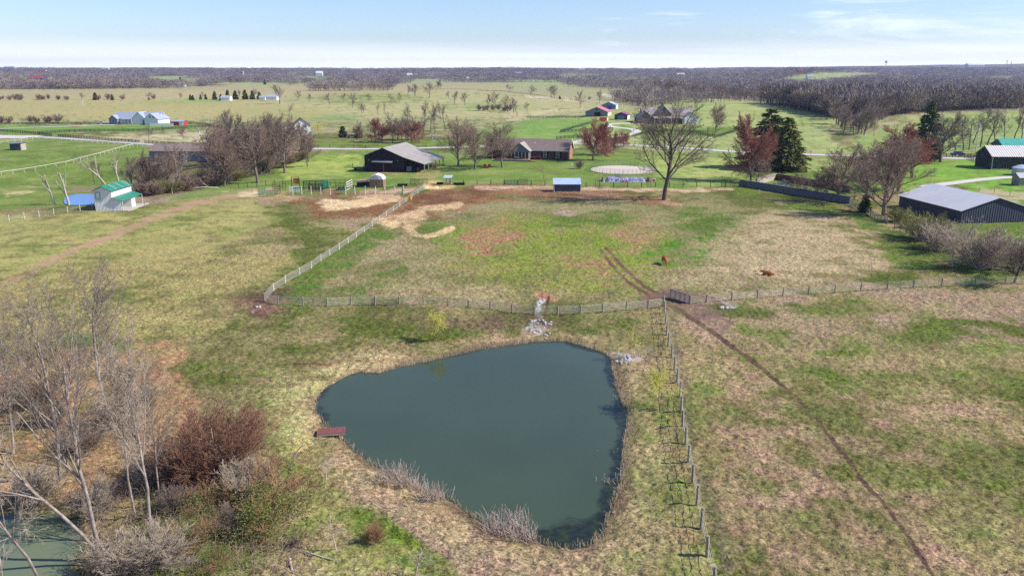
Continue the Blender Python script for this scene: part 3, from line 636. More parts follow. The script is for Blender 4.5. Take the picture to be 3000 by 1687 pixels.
# the big lone tree, modelled at full detail
mk('oak', 11, m_barkd, m_twigd, H=26., L0=15, R0=.56, nch=(17, 10, 8, 6), ratio=(.86, .52, .46, .44), ang=(56, 40, 40, 42), up=(.03, .08, .05, .01), wob=.11, start=(.26, .22, .12, .1), n0=8, rmin=.021, rr=.52)
for i in range(3):
    mk('maple%d' % i, 21 + i, m_bark, m_twigm, H=13., nch=(17, 11, 9, 5), start=(.10, .10, .1), ang=(50, 36, 34), up=(.05, .09, .07, .05), rmin=.013, ratio=(.76, .56, .5, .5))
    mk('red%d' % i, 31 + i, m_bark, m_twigr, H=12., nch=(19, 13, 10, 6), start=(.08, .10, .1), ang=(54, 42, 38), ratio=(.72, .58, .52, .5), up=(.05, .07, .06, .05), rmin=.017)
for i in range(5):
    mk('mid%d' % i, 41 + i, (m_bark, m_barkd)[i % 2], (m_twig, m_twigd, m_twigm)[i % 3], H=14., nch=(14, 10, 8, 5), rmin=.015, n0=4, ang=(50, 40, 36, 34), start=(.2, .15, .1))
    mk('tall%d' % i, 51 + i, (m_barkd, m_bark)[i % 2], (m_twigd, m_twig)[i % 2], H=16., nch=(10, 7, 6, 4), ratio=(.44, .52, .5, .5), start=(.35, .2, .1), ang=(42, 38, 36), rmin=.015, n0=4, R0=.22)
    mk('far%d' % i, 61 + i, (m_bark, m_barkd)[i % 2], (m_twig, m_twigm, m_twigd)[i % 3], H=13., nch=(11, 8, 7), ratio=(.7, .5, .5), start=(.25, .15, .1), rmin=.034, n0=3, nseg=(4, 3, 2, 1))
for i in range(2):
    mk('pale%d' % i, 71 + i, m_barkp, m_twigp, H=12., nch=(6, 5, 5, 4), ratio=(.78, .5, .4, .4), start=(.25, .3, .2), ang=(30, 34, 40), up=(.02, .10, .04, .0), wob=.13, rmin=.014, R0=.26, rr=.62)
    mk('dead%d' % i, 81 + i, m_barkp, m_twigp, H=10., nch=(4, 3, 2), ratio=(.62, .35, .3), start=(.2, .35, .3), ang=(24, 34, 50), up=(.04, .08, .02), wob=.10, R0=.34, rr=.7, rmin=.025)
def mkbush(key, seed, cm, H, stems, nch=(5, 4, 3), wide=40, rmin=.007, tm=None, droop=0.0, L0=None):
    if H < 4.4: nch = (9, 7, 4); stems = int(stems * 1.5); wide *= .8
    p = dict(seed=seed, H=H, L0=L0 or H * .7, R0=.016 * H ** .5, nch=nch, ratio=(.55, .5, .45), ang=(30, 34, 36), up=(.10, .08, .05), wob=.13, start=(.08, .1, .1), stems=stems, stemang=wide, droop=droop, nseg=(4, 3, 2, 1))
    template(key, p, tm or cm, cm, 1, 4, rmin)
mkbush('bush_brown', 91, m_twig, 3.4, 16, (6, 5, 3)); mkbush('bush_red', 92, m_twigo, 3.6, 20, (7, 5, 3)); mkbush('bush_olive', 93, m_twigg, 3., 18, (6, 5, 3), 46)
mkbush('bush_pale', 94, m_twigp, 3.2, 16, (5, 4, 3), 36); mkbush('bush_mauve', 95, m_twigm, 4., 18, (6, 5, 3), 42, .02); mkbush('bush_maroon', 96, bark('maroon twigs', (.29, .15, .095), (.16, .09, .065)), 3.8, 22, (7, 5, 3), 44)
mkbush('bush_far', 97, m_twigm, 4.5, 10, (8, 6, 3), 24, .03); mkbush('bush_farb', 98, m_twig, 4.5, 10, (8, 6, 3), 24, .03); mkbush('bush_blossom', 99, m_blossom, 4.5, 7, (6, 5, 2), 22, .04)
def mkwillow(key, seed, H, big):
    p = dict(seed=seed, H=H, L0=H * .55, R0=.09 if big else .07, nch=(13, 9, 7), ratio=(.85, .55, .6), ang=(44, 40, 50), up=(.03, .03, -.02), wob=.12, start=(.30, .2, .1), nseg=(5, 4, 4, 4), droop=.16)
    template(key, p, m_bark, m_twigw, 1, 5, .017)
mkwillow('willow0', 101, 5., 0); mkwillow('willow1', 102, 6.5, 1)
def sap(key, seed, cm, H, tm=None): template(key, dict(seed=seed, H=H, L0=H * .75, R0=.055, nch=(9, 5, 3), ratio=(.5, .5, .4), ang=(40, 40, 40), up=(.03, .06, .04), wob=.09, start=(.3, .2, .1), nseg=(5, 4, 2, 1)), tm or m_barkp, cm, 1, 5, .012)
sap('sapling_pale', 111, m_twigp, 4.); sap('sapling_yel', 112, m_twigw, 4.); sap('sapling_brown', 113, m_twigo, 5., m_bark); sap('sapling_dead', 114, m_twigp, 3.)
def evergreen(key, seed, H, wd, tiers, material, per=46, sag=.35, tip=.0, size=.55):
    r = np.random.RandomState(seed); V = []; S = [(np.zeros(3), np.array([0, 0, H * .97]), .018 * H, .03, 0)]
    for k in range(tiers):
        t = k / tiers; z = H * (.06 + .93 * t ** .92); L = wd * (1 - t) ** .8 * (.55 + .45 * min(1, t * 5 + .55)); nb = 6 + int(7 * (1 - t))
        for j in range(nb):
            a = r.uniform(0, 6.28); l = L * r.uniform(.65, 1.12) + .15; dx, dy = math.cos(a), math.sin(a)
            tipz = z - sag * l * r.uniform(.4, 1.2) + tip; S.append((np.array([0, 0, z]), np.array([dx * l * .9, dy * l * .9, tipz]), .04, .015, 1))
            n = int(per * (.25 + l / wd)); q = r.uniform(.12, 1, n) ** .8
            c = np.stack([dx * l * q, dy * l * q, z + (tipz - z) * q ** 1.3], 1) + r.normal(0, 1, (n, 3)) * np.array([.16, .16, .13]) * size * (1.4)
            d = r.normal(0, .5, (n, 3)) + np.array([dx, dy, -.45]); d /= np.linalg.norm(d, axis=1)[:, None]; e = np.cross(d, r.normal(0, 1, (n, 3))); e /= np.linalg.norm(e, axis=1)[:, None]
            s = size * r.uniform(.5, 1.1, (n, 1)); V.append(np.stack([c - e * s * .30, c + e * s * .30, c + d * s], 1))
    V = np.concatenate(V).reshape(-1, 3); F = np.arange(len(V)).reshape(-1, 3)
    TREES[key] = (tube_mesh(key + 't', S, 4, m_barkd, .02), np_mesh(key + 'c', V, F, material), H)
evergreen('spruce', 121, 16., 4.0, 30, m_needley, 60, .5); evergreen('spruce2', 122, 17., 4.6, 28, m_needle, 60, .35); evergreen('cedar', 123, 8., 2.0, 22, m_needle, 40, -.25, 0, .5)
evergreen('pine_far', 124, 10., 3.2, 12, m_needle, 26, .1, 0, 1.1); evergreen('pine_big', 125, 22., 6., 26, m_needle, 46, .1, 0, .9)
# leafy clumps for olive scrub
def scrub_mesh(name, pts, rad, n, material, size=.25, seed=3):
    r = np.random.RandomState(seed); V = []
    for (p, q) in zip(pts, rad):
        c = np.array(p) + r.normal(0, 1, (n, 3)) * np.array([q, q, q * .55]) * .55 + np.array([0, 0, q * .5]); d = r.normal(0, 1, (n, 3)); d[:, 2] += .7; d /= np.linalg.norm(d, axis=1)[:, None]; e = np.cross(d, r.normal(0, 1, (n, 3))); e /= np.linalg.norm(e, axis=1)[:, None]
        s = size * r.uniform(.5, 1.3, (n, 1)); V.append(np.stack([c - e * s * .22, c + e * s * .22, c + d * s], 1))
    V = np.concatenate(V).reshape(-1, 3); return np_mesh(name, V, np.arange(len(V)).reshape(-1, 3), material)

for i_, (cm_, nm_) in enumerate((((.15, .20, .04), 'bush_leaf'), ((.20, .20, .07), 'bush_leafo'))):
    rq = random.Random(40 + i_); pts = [(rq.gauss(0, .9), rq.gauss(0, .9), rq.uniform(.1, 1.7)) for _ in range(34)]
    TREES[nm_] = (tube_mesh(nm_ + 't', grow(60 + i_, 2.6, 1.6, .03, (7, 6), (.6, .5), (36, 36), (.06, .04), .12, stems=14, stemang=38), 3, m_twigo, .009), scrub_mesh(nm_ + 'c', pts, [.62] * 34, 110, mat(nm_ + ' leaves', cm_, tuple(q * .6 for q in cm_), .85, 2), .11, 3 + i_), 2.6)
# --- named trees
tree('oak', 1945, 586, 268, 'huge bare spreading tree alone at the back edge of the pasture', 'bare_tree', rz=2.2, wide=1.0)
tree('maple0', 1343, 487, 335, 'bare pinkish tree nearest the right end of the black barn', group='bare trees between barn and brick house')
tree('maple1', 1392, 497, 345, 'bare pinkish tree midway between the black barn and the brick house', group='bare trees between barn and brick house')
tree('maple2', 1472, 491, 352, 'bare ash-grey tree with steep limbs in front of the brick house deck', group='bare trees between barn and brick house', wide=1.1)
tree('mid1', 1441, 466, 375, 'greenish bare tree just behind the one by the deck', group='bare trees between barn and brick house', wide=1.2)
tree('red0', 1737, 471, 338, 'red-budding tree at the right end of the brick house', 'maple_tree', group='red-budding trees', wide=1.0)
tree('red1', 1772, 455, 375, 'small red-budding tree just right of the one beside the brick house', 'maple_tree', group='red-budding trees')
tree('red2', 1798, 444, 385, 'red-budding tree in front of the gravel driveway bend, middle of the roadside row', 'maple_tree', group='red-budding trees')
tree('red0', 1826, 432, 382, 'red-budding tree by the road, last before the utility pole', 'maple_tree', group='red-budding trees', wide=1.2)
tree('red1', 2200, 532, 330, 'large red-budding maple in front of the two spruces by the cemetery', 'maple_tree', group='red-budding trees', wide=.78)
tree('maple1', 2222, 537, 452, 'pinkish leaning small tree at the left end of the cemetery wall', wide=1.4)
tree('spruce', 2298, 500, 338, 'tall drooping olive spruce right of the large red maple', 'spruce_tree', group='spruces by the cemetery', wide=2.0)
tree('spruce2', 2248, 492, 312, 'taller dark spruce rising behind the large red maple', 'spruce_tree', group='spruces by the cemetery', wide=2.1)
tree('sapling_brown', 1595, 531, 466, 'small orange-brown tree on the lawn before the brick house', 'small_tree', wide=1.3)
tree('bush_brown', 1697, 495, 462, 'low round dark-crowned tree on the lawn by the yard light', 'small_tree', wide=1.0)
tree('maple2', 2096, 386, 298, 'round bare tree standing alone on the lawn right of the grey farmhouse', wide=.95)
tree('maple2', 2450, 588, 418, 'bare tree at the right end of the cemetery wall', group='big bare trees near the cemetery', wide=1.35)
tree('maple1', 2588, 632, 372, 'tallest grey bare tree between the cemetery and the big grey barn', group='big bare trees near the cemetery', wide=1.15)
tree('maple0', 2540, 575, 400, 'bare tree with dense twigs behind the cemetery corner', group='big bare trees near the cemetery', wide=1.1)
tree('red2', 2672, 520, 355, 'red-budding tree behind the tall grey tree left of the old black barn', 'maple_tree', group='red-budding trees', wide=1.25)
tree('maple0', 2632, 560, 385, 'bare mauve tree between the tall grey tree and the red one', group='big bare trees near the cemetery', wide=1.3)
tree('pine_big', 2712, 470, 288, 'tall dark pine behind the tangled grey tree at right', 'pine_tree', wide=1.15)
tree('mid4', 2755, 476, 328, 'broad tangled grey tree left of the old black barn', wide=1.7)
tree('cedar', 2532, 622, 566, 'dark low cedar by the wooden fence right of the cemetery', 'cedar_tree', wide=1.3)
for k, (u, v, t, key) in enumerate(((2335,562,498,'maple1'), (2390,574,500,'maple0'), (2425,566,512,'mid2'))):
    tree(key, u, v, t, 'bare multi-stemmed shrub inside the cemetery, %s from the left' % ordn(k), 'shrub', 'shrub', 'shrubs in the cemetery', wide=1.35)
for k, (u, v, t, key, w) in enumerate(((2632,650,598,'bush_olive',1.5), (2700,700,610,'bush_olive',1.5), (2748,735,640,'bush_pale',1.5), (2790,780,655,'sapling_pale',1.3), (2812,770,618,'pale1',1.0), (2870,788,655,'bush_pale',1.6), (2905,770,690,'bush_olive',1.3), (2970,830,680,'mid3',1.5), (3010,790,700,'bush_brown',1.5), (2665,668,625,'bush_brown',1.2), (2840,745,690,'bush_brown',1.2))):
    tree(key, u, v, t, 'scrubby bush in front of the big grey barn, %s from the cemetery end' % ordn(k), 'shrub', 'shrub', 'bushes before the big grey barn', wide=w)
# dead pale trees and the creek thicket, left middle
tree('dead0', 160, 600, 493, 'bleached dead tree with forked limbs beside the small blue pond', 'dead_tree', group='dead trees by the blue pond', rz=1.0)
tree('dead1', 203, 601, 487, 'slimmer bleached dead tree nearest the small blue pond', 'dead_tree', group='dead trees by the blue pond', rz=2.0)
tree('pale0', 312, 552, 440, 'pale leaning tree directly behind the green-roofed shed', wide=1.3); tree('pale1', 352, 545, 425, 'second pale tree behind the green-roofed shed, with tall limbs', wide=1.1)
rc = random.Random(5)
thick = [(300,546,470),(278,538,462)]
thick2 = []
for (u0, u1, v0, v1, n, t0, t1) in ((385, 470, 555, 565, 4, 425, 455), (470, 560, 540, 560, 4, 405, 445), (560, 660, 520, 550, 4, 385, 430), (640, 760, 510, 540, 5, 318, 390), (760, 860, 480, 512, 6, 330, 390), (860, 905, 470, 490, 2, 350, 400), (600, 760, 470, 500, 3, 315, 360), (640, 900, 445, 470, 5, 310, 350), (430, 560, 400, 420, 3, 350, 380)):
    for k in range(n): thick2.append((rc.uniform(u0, u1), rc.uniform(v0, v1), rc.uniform(t0, t1)))
allt = sorted(thick + thick2); cnt = {}
for k, (u, v, t) in enumerate(allt):
    key = rc.choice(['tall0', 'tall1', 'tall2', 'tall3', 'tall4', 'mid0', 'mid1', 'mid2', 'pale0', 'maple0'] if u < 640 else ['tall0', 'tall1', 'mid2', 'mid3', 'mid4', 'maple0', 'maple1', 'tall4'])
    pos = ('behind the green-roofed shed' if u < 470 else 'before the long grey barn' if u < 640 and v > 470 else 'of the creek thicket near the road' if v < 470 else 'in the middle of the creek thicket' if u < 760 else 'at the thicket end nearest the black barn')
    cnt[pos] = cnt.get(pos, -1) + 1
    tree(key, u, v, t, '%s bare tree from the left %s' % (ordn(min(cnt[pos], 19)), pos), group='bare trees of the creek thicket', wide=rc.uniform(.8, 1.15))
tree('pale1', 505, 567, 503, 'small bleached forked tree at the front of the creek thicket', wide=.9)
for k, (u, v, t) in enumerate(sorted(((395,568,535),(425,572,530),(455,572,528),(490,566,520),(530,560,510),(570,552,505),(610,548,500),(650,542,495),(690,530,485),(730,518,478),(770,505,465),(810,492,455),(850,480,448),(880,470,440),(700,505,460),(600,525,490)))):
    tree(('bush_olive', 'bush_mauve', 'bush_brown')[k % 3], u, v, t, '%s undergrowth bush from the left at the foot of the creek thicket' % ordn(k), 'shrub', 'shrub', 'undergrowth of the creek thicket', wide=1.7)
# mid distance
midt = [(240,292,270),(330,292,275),(435,292,270),(528,291,270),(595,289,266),(820,305,246),(848,348,300),(873,296,262),(905,300,272),(965,307,270),(1005,298,272),(1032,316,268),(1060,333,300),(1065,332,302),(1080,298,272),(1108,336,300),(1125,336,298),(1145,300,275),(1170,300,268),(1195,280,246),(1215,282,244),(1218,281,248),(1258,287,240),(1280,262,235),(1285,262,232),(1290,262,240),(1315,290,265),(1332,308,266),(1363,309,268),(1432,316,272),(1452,317,266),(1492,273,246),(1488,328,275),(1505,330,284),(1516,340,295),(1545,327,298),(1555,281,247),(1615,289,250),(1623,290,246),(1700,318,262),(1757,303,262),(1808,295,260),(1812,296,262),(1248,345,290),(1268,345,300),(1290,350,292),(1305,384,300),(1262,392,310),(1275,392,305),(1240,395,298),(1190,410,300),(1148,400,320),(700,290,262),(745,286,258),(1135,395,345),(1060,405,350),(1100,415,340),(1215,410,330)]
midt.sort(); cnt = {}
for k, (u, v, t) in enumerate(midt):
    zone = 'by the grove behind the road' if v > 340 else 'on the farthest tan pasture' if v < 283 else 'in the far hedge line left of the thicket' if u < 700 else 'around the green mound left of centre' if u < 1180 else 'in the shallow valley behind the brick house' if u < 1480 else 'on the pasture left of the pink-roofed barns'
    cnt[zone] = cnt.get(zone, -1) + 1
    tree('far%d' % (k % 5) if v < 335 else 'tall%d' % (k % 5), u, v, t, '%s bare tree from the left %s' % (ordn(min(cnt[zone], 19)), zone), group='scattered pasture trees', wide=rc.uniform(1., 1.35))
grove = [(1150,418,352),(1178,420,345),(1205,419,352),(1228,417,345),(1132,415,362),(1165,412,340),(1196,412,338),(1238,412,350),(1110,400,360),(1046,412,362),(1088,418,345),(1120,418,345)]; grove.sort()
for k, (u, v, t) in enumerate(grove):
    tree(('maple0', 'tall1', 'mid3', 'red1', 'tall3', 'mid0')[k % 6], u, v, t, '%s bare tree from the left in the grove behind the road' % ordn(k), group='grove behind the road', wide=1.2)
tree('willow1', 933, 402, 352, 'small yellow-green budding tree right of the white two-storey house', 'small_tree', wide=1.0)
tree('cedar', 1005, 403, 368, 'dark pointed cedar across the road, left of the pair', 'cedar_tree', group='cedars across the road', wide=1.6); tree('cedar', 1052, 405, 368, 'dark pointed cedar across the road, right of the pair', 'cedar_tree', group='cedars across the road', wide=1.2)
tree('bush_blossom', 1268, 413, 388, 'small white-blossoming tree behind the road', 'blossom_tree', wide=.9)
for k, (u, v, t) in enumerate(((280,293,270),(329,294,276),(558,294,276),(565,294,278),(588,292,276),(603,292,275),(630,293,266),(648,295,275),(668,294,262),(690,292,264),(718,292,262),(740,292,264),(760,292,268),(776,200+48,232),(530,250,225),(1640,291,280))):
    tree('pine_far', u, v, t, '%s dark evergreen from the left of the far hedge line' % ordn(k), 'evergreen_tree', group='far evergreens', wide=rc.uniform(.8, 1.1))
# woods at the right: the trees that show singly along the edge
edge = [(1905,268),(1960,282),(2010,290),(2060,294),(2110,296),(2160,297),(2205,299),(2240,304),(2280,312),(2320,320),(2360,328),(2400,338),(2440,352),(2455,370),(2470,385),(2500,392),(2530,398),(2545,380),(2570,360),(2610,348)]
wc = 0
for i in range(len(edge) - 1):
    for k, f in enumerate(sorted(rc.random() for _ in range(4))):
        u = edge[i][0] * (1 - f) + edge[i + 1][0] * f; v = edge[i][1] * (1 - f) + edge[i + 1][1] * f - rc.uniform(0, 9)
        P = at(u, v); tree('far%d' % rc.randrange(5), u, v, None, '%s bare tree on the woods edge %s' % (('first', 'second', 'third', 'last')[k], ['at the upper left tip', 'above the grey farmhouse roof', 'behind the tall oak crown', 'above the lone round tree', 'left of the red maple top', 'above the red maple', 'above the two spruces', 'just right of the two spruces', 'on the pale hill shoulder', 'over the pale hill', 'where the pale hill slopes down', 'on the downhill stretch', 'above the hollow', 'at the top of the hollow', 'inside the hollow', 'at the lowest tip of the hollow', 'right of the hollow tip', 'above the cemetery trees', 'below the dark pine'][i]), 'woodland_tree', group='front rank of the right-hand woods', wide=rc.uniform(1., 1.4), h=rc.uniform(11, 16) * min(1.2, P.y / 800 + .35), P=P); wc += 1
for k, (u, v, t) in enumerate(sorted(((2800,440,330),(2822,442,325),(2838,440,335),(2872,430,312),(2890,432,318),(2915,430,315),(2940,425,320),(2965,420,308),(2990,420,312),(2850,420,325),(2560,400,345),(2650,395,350),(2500,395,350),(2470,400,352)))):
    tree(('tall%d' % (k % 5)), u, v, t, '%s bare tree from the left in the row behind the old black barn' % ordn(k), group='row behind the old black barn', wide=1.4)
# far scattered hedge shrubs
hb_ = []
for k in range(44):
    u = rc.choice([rc.uniform(0, 150), rc.uniform(150, 450), rc.uniform(1680, 1900), rc.uniform(1400, 1500), rc.uniform(0, 210)]); v = rc.uniform(291, 295) if u < 460 else (rc.uniform(322, 326) if u < 1600 else rc.uniform(292, 300))
    if k > 34: u = rc.uniform(0, 210); v = rc.uniform(360, 363)
    hb_.append((u, v))
cnt = {}
for k, (u, v) in enumerate(sorted(hb_)):
    zone = 'behind the black fence left of the long white house' if v > 340 else 'on the left far pasture edge' if u < 230 else 'on the far pasture edge above the long white house' if u < 460 else 'on the near pasture right of centre' if u < 1600 else 'left of the right-hand woods tip'
    cnt[zone] = cnt.get(zone, -1) + 1
    tree(('bush_far', 'bush_farb')[k % 2], u, v, None, '%s brown hedge bush %s' % (ordn(min(cnt[zone], 19)), zone), 'shrub', 'shrub', 'far hedge bushes', wide=rc.uniform(.9, 1.3), h=rc.uniform(4, 7))
# --- mass of the far woods: one object of low trees
FIELD_HOLES = []
def far_woods():
    r = np.random.RandomState(77); T = []
    for k in range(6):
        n = 110; c = r.normal(0, 1, (n, 3)); c /= np.linalg.norm(c, axis=1)[:, None]; c *= r.uniform(.35, 1, (n, 1)) ** .5
        c = c * np.array([.42, .42, .36]) + np.array([0, 0, .62]); d = c - np.array([0, 0, .15]); d /= np.linalg.norm(d, axis=1)[:, None]; e = np.cross(d, r.normal(0, 1, (n, 3))); e /= np.linalg.norm(e, axis=1)[:, None]
        d[:, 2] += .25; d += r.normal(0, .35, d.shape); s = r.uniform(.06, .17, (n, 1)); tri = np.stack([c - e * s * .12, c + e * s * .12, c + d * s * .9], 1)
        trunk = np.array([[[-.02, 0, 0], [.02, 0, 0], [0, 0, .7]], [[0, -.02, 0], [0, .02, 0], [0, 0, .7]]]); T.append(np.concatenate([tri, trunk]))
    polys = [[(-500,262),(120,262),(350,260),(500,258),(640,250),(880,248),(1150,246),(1320,241),(1640,243),(1640,203),(-500,203)],
             [(1640,243),(1700,256),(1905,264),(2050,288),(2200,294),(2300,314),(2440,342),(2560,346),(2700,330),(3500,296),(3500,203),(1640,203)], [(1790,290),(1900,283),(2150,300),(2000,304),(1900,318),(1800,300)], [(900,263),(1140,258),(1160,262),(1150,268),(900,268)]]
    holes = [[(2280,236),(2330,222),(2420,214),(2570,215),(2560,226),(2450,236)], [(1640,220),(1740,217),(1735,224),(1650,226)], [(1700,238),(1900,236),(1900,243),(1700,243)], [(2790,239),(2970,235),(2970,230),(2800,231)], [(60,232),(170,231),(170,245),(60,246)], [(850,225),(1000,231),(860,236)], [(2860,266),(2930,264),(2930,272),(2860,272)], [(2620,312),(2860,300),(2860,306),(2620,318)]]
    holes.extend(FH)
    U = []
    for P, n in zip(polys, (10000, 11000, 260, 160)):
        P = np.array(P, float); lo, hi = P.min(0), P.max(0); uu = r.uniform(lo[0], hi[0], n * 2); vv = hi[1] - (hi[1] - lo[1]) * r.uniform(0, 1, n * 2) ** 1.15; k = sdist(uu, vv, P) < 0
        for h in holes: k &= sdist(uu, vv, np.array(h, float)) > 0
        uu, vv = uu[k][:n], vv[k][:n]; U.append(np.stack([uu, vv], 1))
    U = np.concatenate(U); dx, dy, dz = rays(U[:, 0], U[:, 1]); t = np.geomspace(200, 14000, 420)
    g = CAMZ + dz[:, None] * t - terr(dx[:, None] * t, dy[:, None] * t); i = np.argmax(g < 0, 1); ok = g[np.arange(len(i)), i] < 0; tt = t[np.maximum(i, 1) - 1] + (t[i] - t[np.maximum(i, 1) - 1]) * r.random(len(i))
    x, y = (dx * tt)[ok], (dy * tt)[ok]; z = terr(x, y); d = np.hypot(x, y)
    # beyond the first rank stand more ranks, away from the line of sight too
    s = r.uniform(7, 16, len(x)); wd = s * np.clip(d / 1100, 1.0, 3.6) * r.uniform(.9, 1.3, len(x)); k = r.randint(0, 6, len(x)); a = r.uniform(0, 6.28, len(x))
    k = np.where(r.random(len(x)) < .025, 6, k); V = []; M_ = []
    ev = T[0].copy(); cz = ev[:, :, 2].mean(1); ev[:, :, :2] *= np.clip(1.25 - cz, .1, 1)[:, None, None] * .8; T.append(ev)
    for j in range(7):
        m = k == j; B = T[j][None]; ca_, sa_ = np.cos(a[m])[:, None, None], np.sin(a[m])[:, None, None]
        X = (B[..., 0] * ca_ - B[..., 1] * sa_) * wd[m][:, None, None] + x[m][:, None, None]; Y = (B[..., 0] * sa_ + B[..., 1] * ca_) * wd[m][:, None, None] + y[m][:, None, None]; Z = B[..., 2] * s[m][:, None, None] + z[m][:, None, None] - .4
        V.append(np.stack([X, Y, Z], -1).reshape(-1, 3)); M_.append(np.full(len(V[-1]) // 3, j, np.int32))
    V = np.concatenate(V); me = np_mesh('far_woods', V, np.arange(len(V)).reshape(-1, 3))
    for q in range(7):
        c = [(.31, .245, .22), (.24, .19, .185), (.44, .36, .32), (.29, .225, .20), (.20, .16, .155), (.36, .30, .23), (.05, .075, .035)][q]; me.materials.append(mat('wood twigs %d' % q, c, tuple(e * .7 for e in c), .95, .05))
    me.polygons.foreach_set('material_index', np.concatenate(M_)); me.update()
    o = bpy.data.objects.new('far_woods', me); link(o); tag(o, 'far-off bare winter woods reaching to the horizon', None, None, 'stuff')
far_woods()
# --- foreground trees, lower left
mk('fore_a', 201, m_barkm, m_twigp, H=16., L0=11, R0=.16, nch=(12, 9, 7, 5), ratio=(.62, .55, .5, .45), start=(.36, .2, .12), ang=(32, 40, 42, 46), up=(.08, .13, .04, .0), wob=.09, rmin=.0105, n0=8, rr=.62)
mk('fore_b', 202, m_barkm, m_twigp, H=15., L0=11, R0=.13, nch=(10, 8, 6, 5), ratio=(.6, .5, .5, .45), start=(.42, .2, .12), ang=(32, 42, 44, 46), up=(.01, .05, .03, .0), wob=.11, rmin=.0105, n0=8, lean=(-.45, .1), rr=.62)
mk('fore_c', 203, m_barkm, bark('light brown twigs', (.33, .265, .215), (.2, .16, .125)), H=19., L0=12, R0=.19, nch=(13, 8, 7, 4), ratio=(.62, .56, .5, .5), start=(.32, .15, .12), ang=(38, 40, 42, 46), up=(.12, .13, .05, .01), wob=.09, rmin=.0105, n0=8, rr=.60)
mk('fore_d', 204, m_barkp, m_twigp, H=9., L0=6, R0=.10, nch=(8, 5, 4), ratio=(.5, .5, .45), start=(.35, .2, .12), ang=(34, 38, 40), up=(.02, .06, .03), wob=.09, rmin=.010, n0=6, rr=.6)
tree('fore_a', 440, 1562, 930, 'pale forked bare tree with straight trunk, right-hand one at lower left', 'bare_tree', group='foreground trees lower left', rz=.4, wide=.8)
tree('fore_c', 292, 1600, 800, 'bare tree leaning left from the bank of the small green pond', group='foreground trees lower left', rz=4.0, wide=.8)
tree('fore_b', 300, 1612, 1010, 'whitish bare tree arching left over the small green pond', group='foreground trees lower left', rz=.3, wide=1.)
tree('fore_b', 140, 1680, 1090, 'whitish bare tree standing before the small green pond at the left edge', group='foreground trees lower left', rz=1.2, wide=.75)
tree('fore_c', 468, 1480, 1010, 'dark slim tree close behind the pale forked one', group='foreground trees lower left', rz=1.0, wide=.55)
tree('fore_c', 335, 1262, 742, 'tallest dark fine-twigged tree at the left, behind the pale ones', group='foreground trees lower left', rz=2.6, wide=1.05)
tree('fore_c', 175, 1400, 800, 'dark bare tree near the left edge with fan-shaped crown', group='foreground trees lower left', rz=5.1, wide=.9)
tree('fore_c', 40, 1330, 845, 'dark bare tree cut by the left edge of the view', group='foreground trees lower left', rz=.9, wide=.8)
tree('fore_a', 395, 1500, 980, 'slender pale tree between the forked and leaning ones', group='foreground trees lower left', rz=3.3, wide=.7)
tree('fore_d', 3, 1720, 1480, 'young pale tree at the lower left corner', group='foreground trees lower left')
small = [('sapling_pale',655,1398,1245,'white-stemmed sapling before the maroon bush',1.6),('sapling_pale',722,1310,1200,'white-stemmed sapling at the right of the maroon bush',1.3),('sapling_yel',852,1372,1265,'pale open shrub tree left of the dock',1.8),('sapling_pale',953,1427,1330,'bare white sapling on the slope below the dock',1.4),('sapling_pale',985,1612,1500,'bare white sapling at the bottom of the green slope',1.3),('sapling_pale',1215,1700,1590,'bare sapling at the bottom edge of the view',1.8),('sapling_dead',1436,961,931,'thin white dead stem on the dark bank above the pond',.25),('sapling_pale',1887,1080,1000,'pair of white stems with faint yellow twigs right of the pond',1.5),('sapling_yel',1872,1040,960,'thin yellowish sapling near the white rocks',1.6)]
for key, u, v, t, lb, w in small: tree(key, u, v, t, lb, 'sapling', 'sapling', wide=w)
tree('willow0', 1278, 997, 905, 'small yellow willow on the bank above the pond', 'willow_tree', group='yellow willows', wide=1.0)
tree('willow1', 1935, 1196, 1065, 'larger yellow willow beside the right-hand fence', 'willow_tree', group='yellow willows', wide=1.05)
bushes = [('bush_maroon',620,1400,1195,'large maroon twiggy bush lower left',1.5),('bush_red',712,1330,1195,'orange-brown bush right of the maroon one',1.1),('bush_maroon',560,1420,1260,'mauve-grey bush against the left side of the maroon one',1.0),('bush_pale',715,1460,1340,'pale grey-green rounded bush below the maroon one',1.3),('bush_red',760,1420,1320,'brown bush between the pale bush and the slope',1.1),('bush_leafo',800,1490,1375,'olive bush on the slope below the dock',1.5),('bush_leaf',775,1565,1450,'bright green trailing bush at lower left centre',1.5),('bush_brown',680,1560,1470,'small mauve bush left of the trailing green one',1.2),('bush_red',1095,1585,1520,'small reddish bush alone on the green slope',1.0),('bush_pale',480,1640,1540,'tangled pale bramble bush at the foot of the forked tree',1.8),('bush_pale',380,1660,1560,'tangled pale bramble bush by the small green pond',1.7),('bush_leafo',560,1600,1520,'olive bramble bush right of the forked tree',1.5),('bush_brown',250,1320,1230,'brown bush among the left trees',1.6),('bush_maroon',60,1200,1100,'dark reddish bush at the left edge',1.6),('bush_brown',330,1250,1160,'mauve bush under the tallest dark tree',1.7),('bush_brown',150,1240,1160,'brown bush behind the leaning trees',1.6),('bush_pale',460,1420,1320,'pale thin bush behind the forked tree',1.4),('bush_brown',420,1180,1120,'low mauve bush right of the tallest dark tree',1.2),('bush_leaf',640,1660,1590,'green bush at the bottom left of centre',1.2),('bush_pale',280,1480,1400,'pale bush overhanging the small green pond',1.3),('bush_leafo',600,1500,1420,'olive bush below the maroon bush',1.4),('bush_brown',520,1500,1400,'brown bush right behind the forked tree',1.2),('bush_brown',860,1600,1560,'low brown bush near the bottom saplings',1.0),('bush_pale',100,1450,1360,'pale bush on the far bank of the small green pond',1.3)]
for key, u, v, t, lb, w in bushes: tree(key, u, v, t, lb, 'shrub', 'shrub', 'foreground bushes', wide=w)
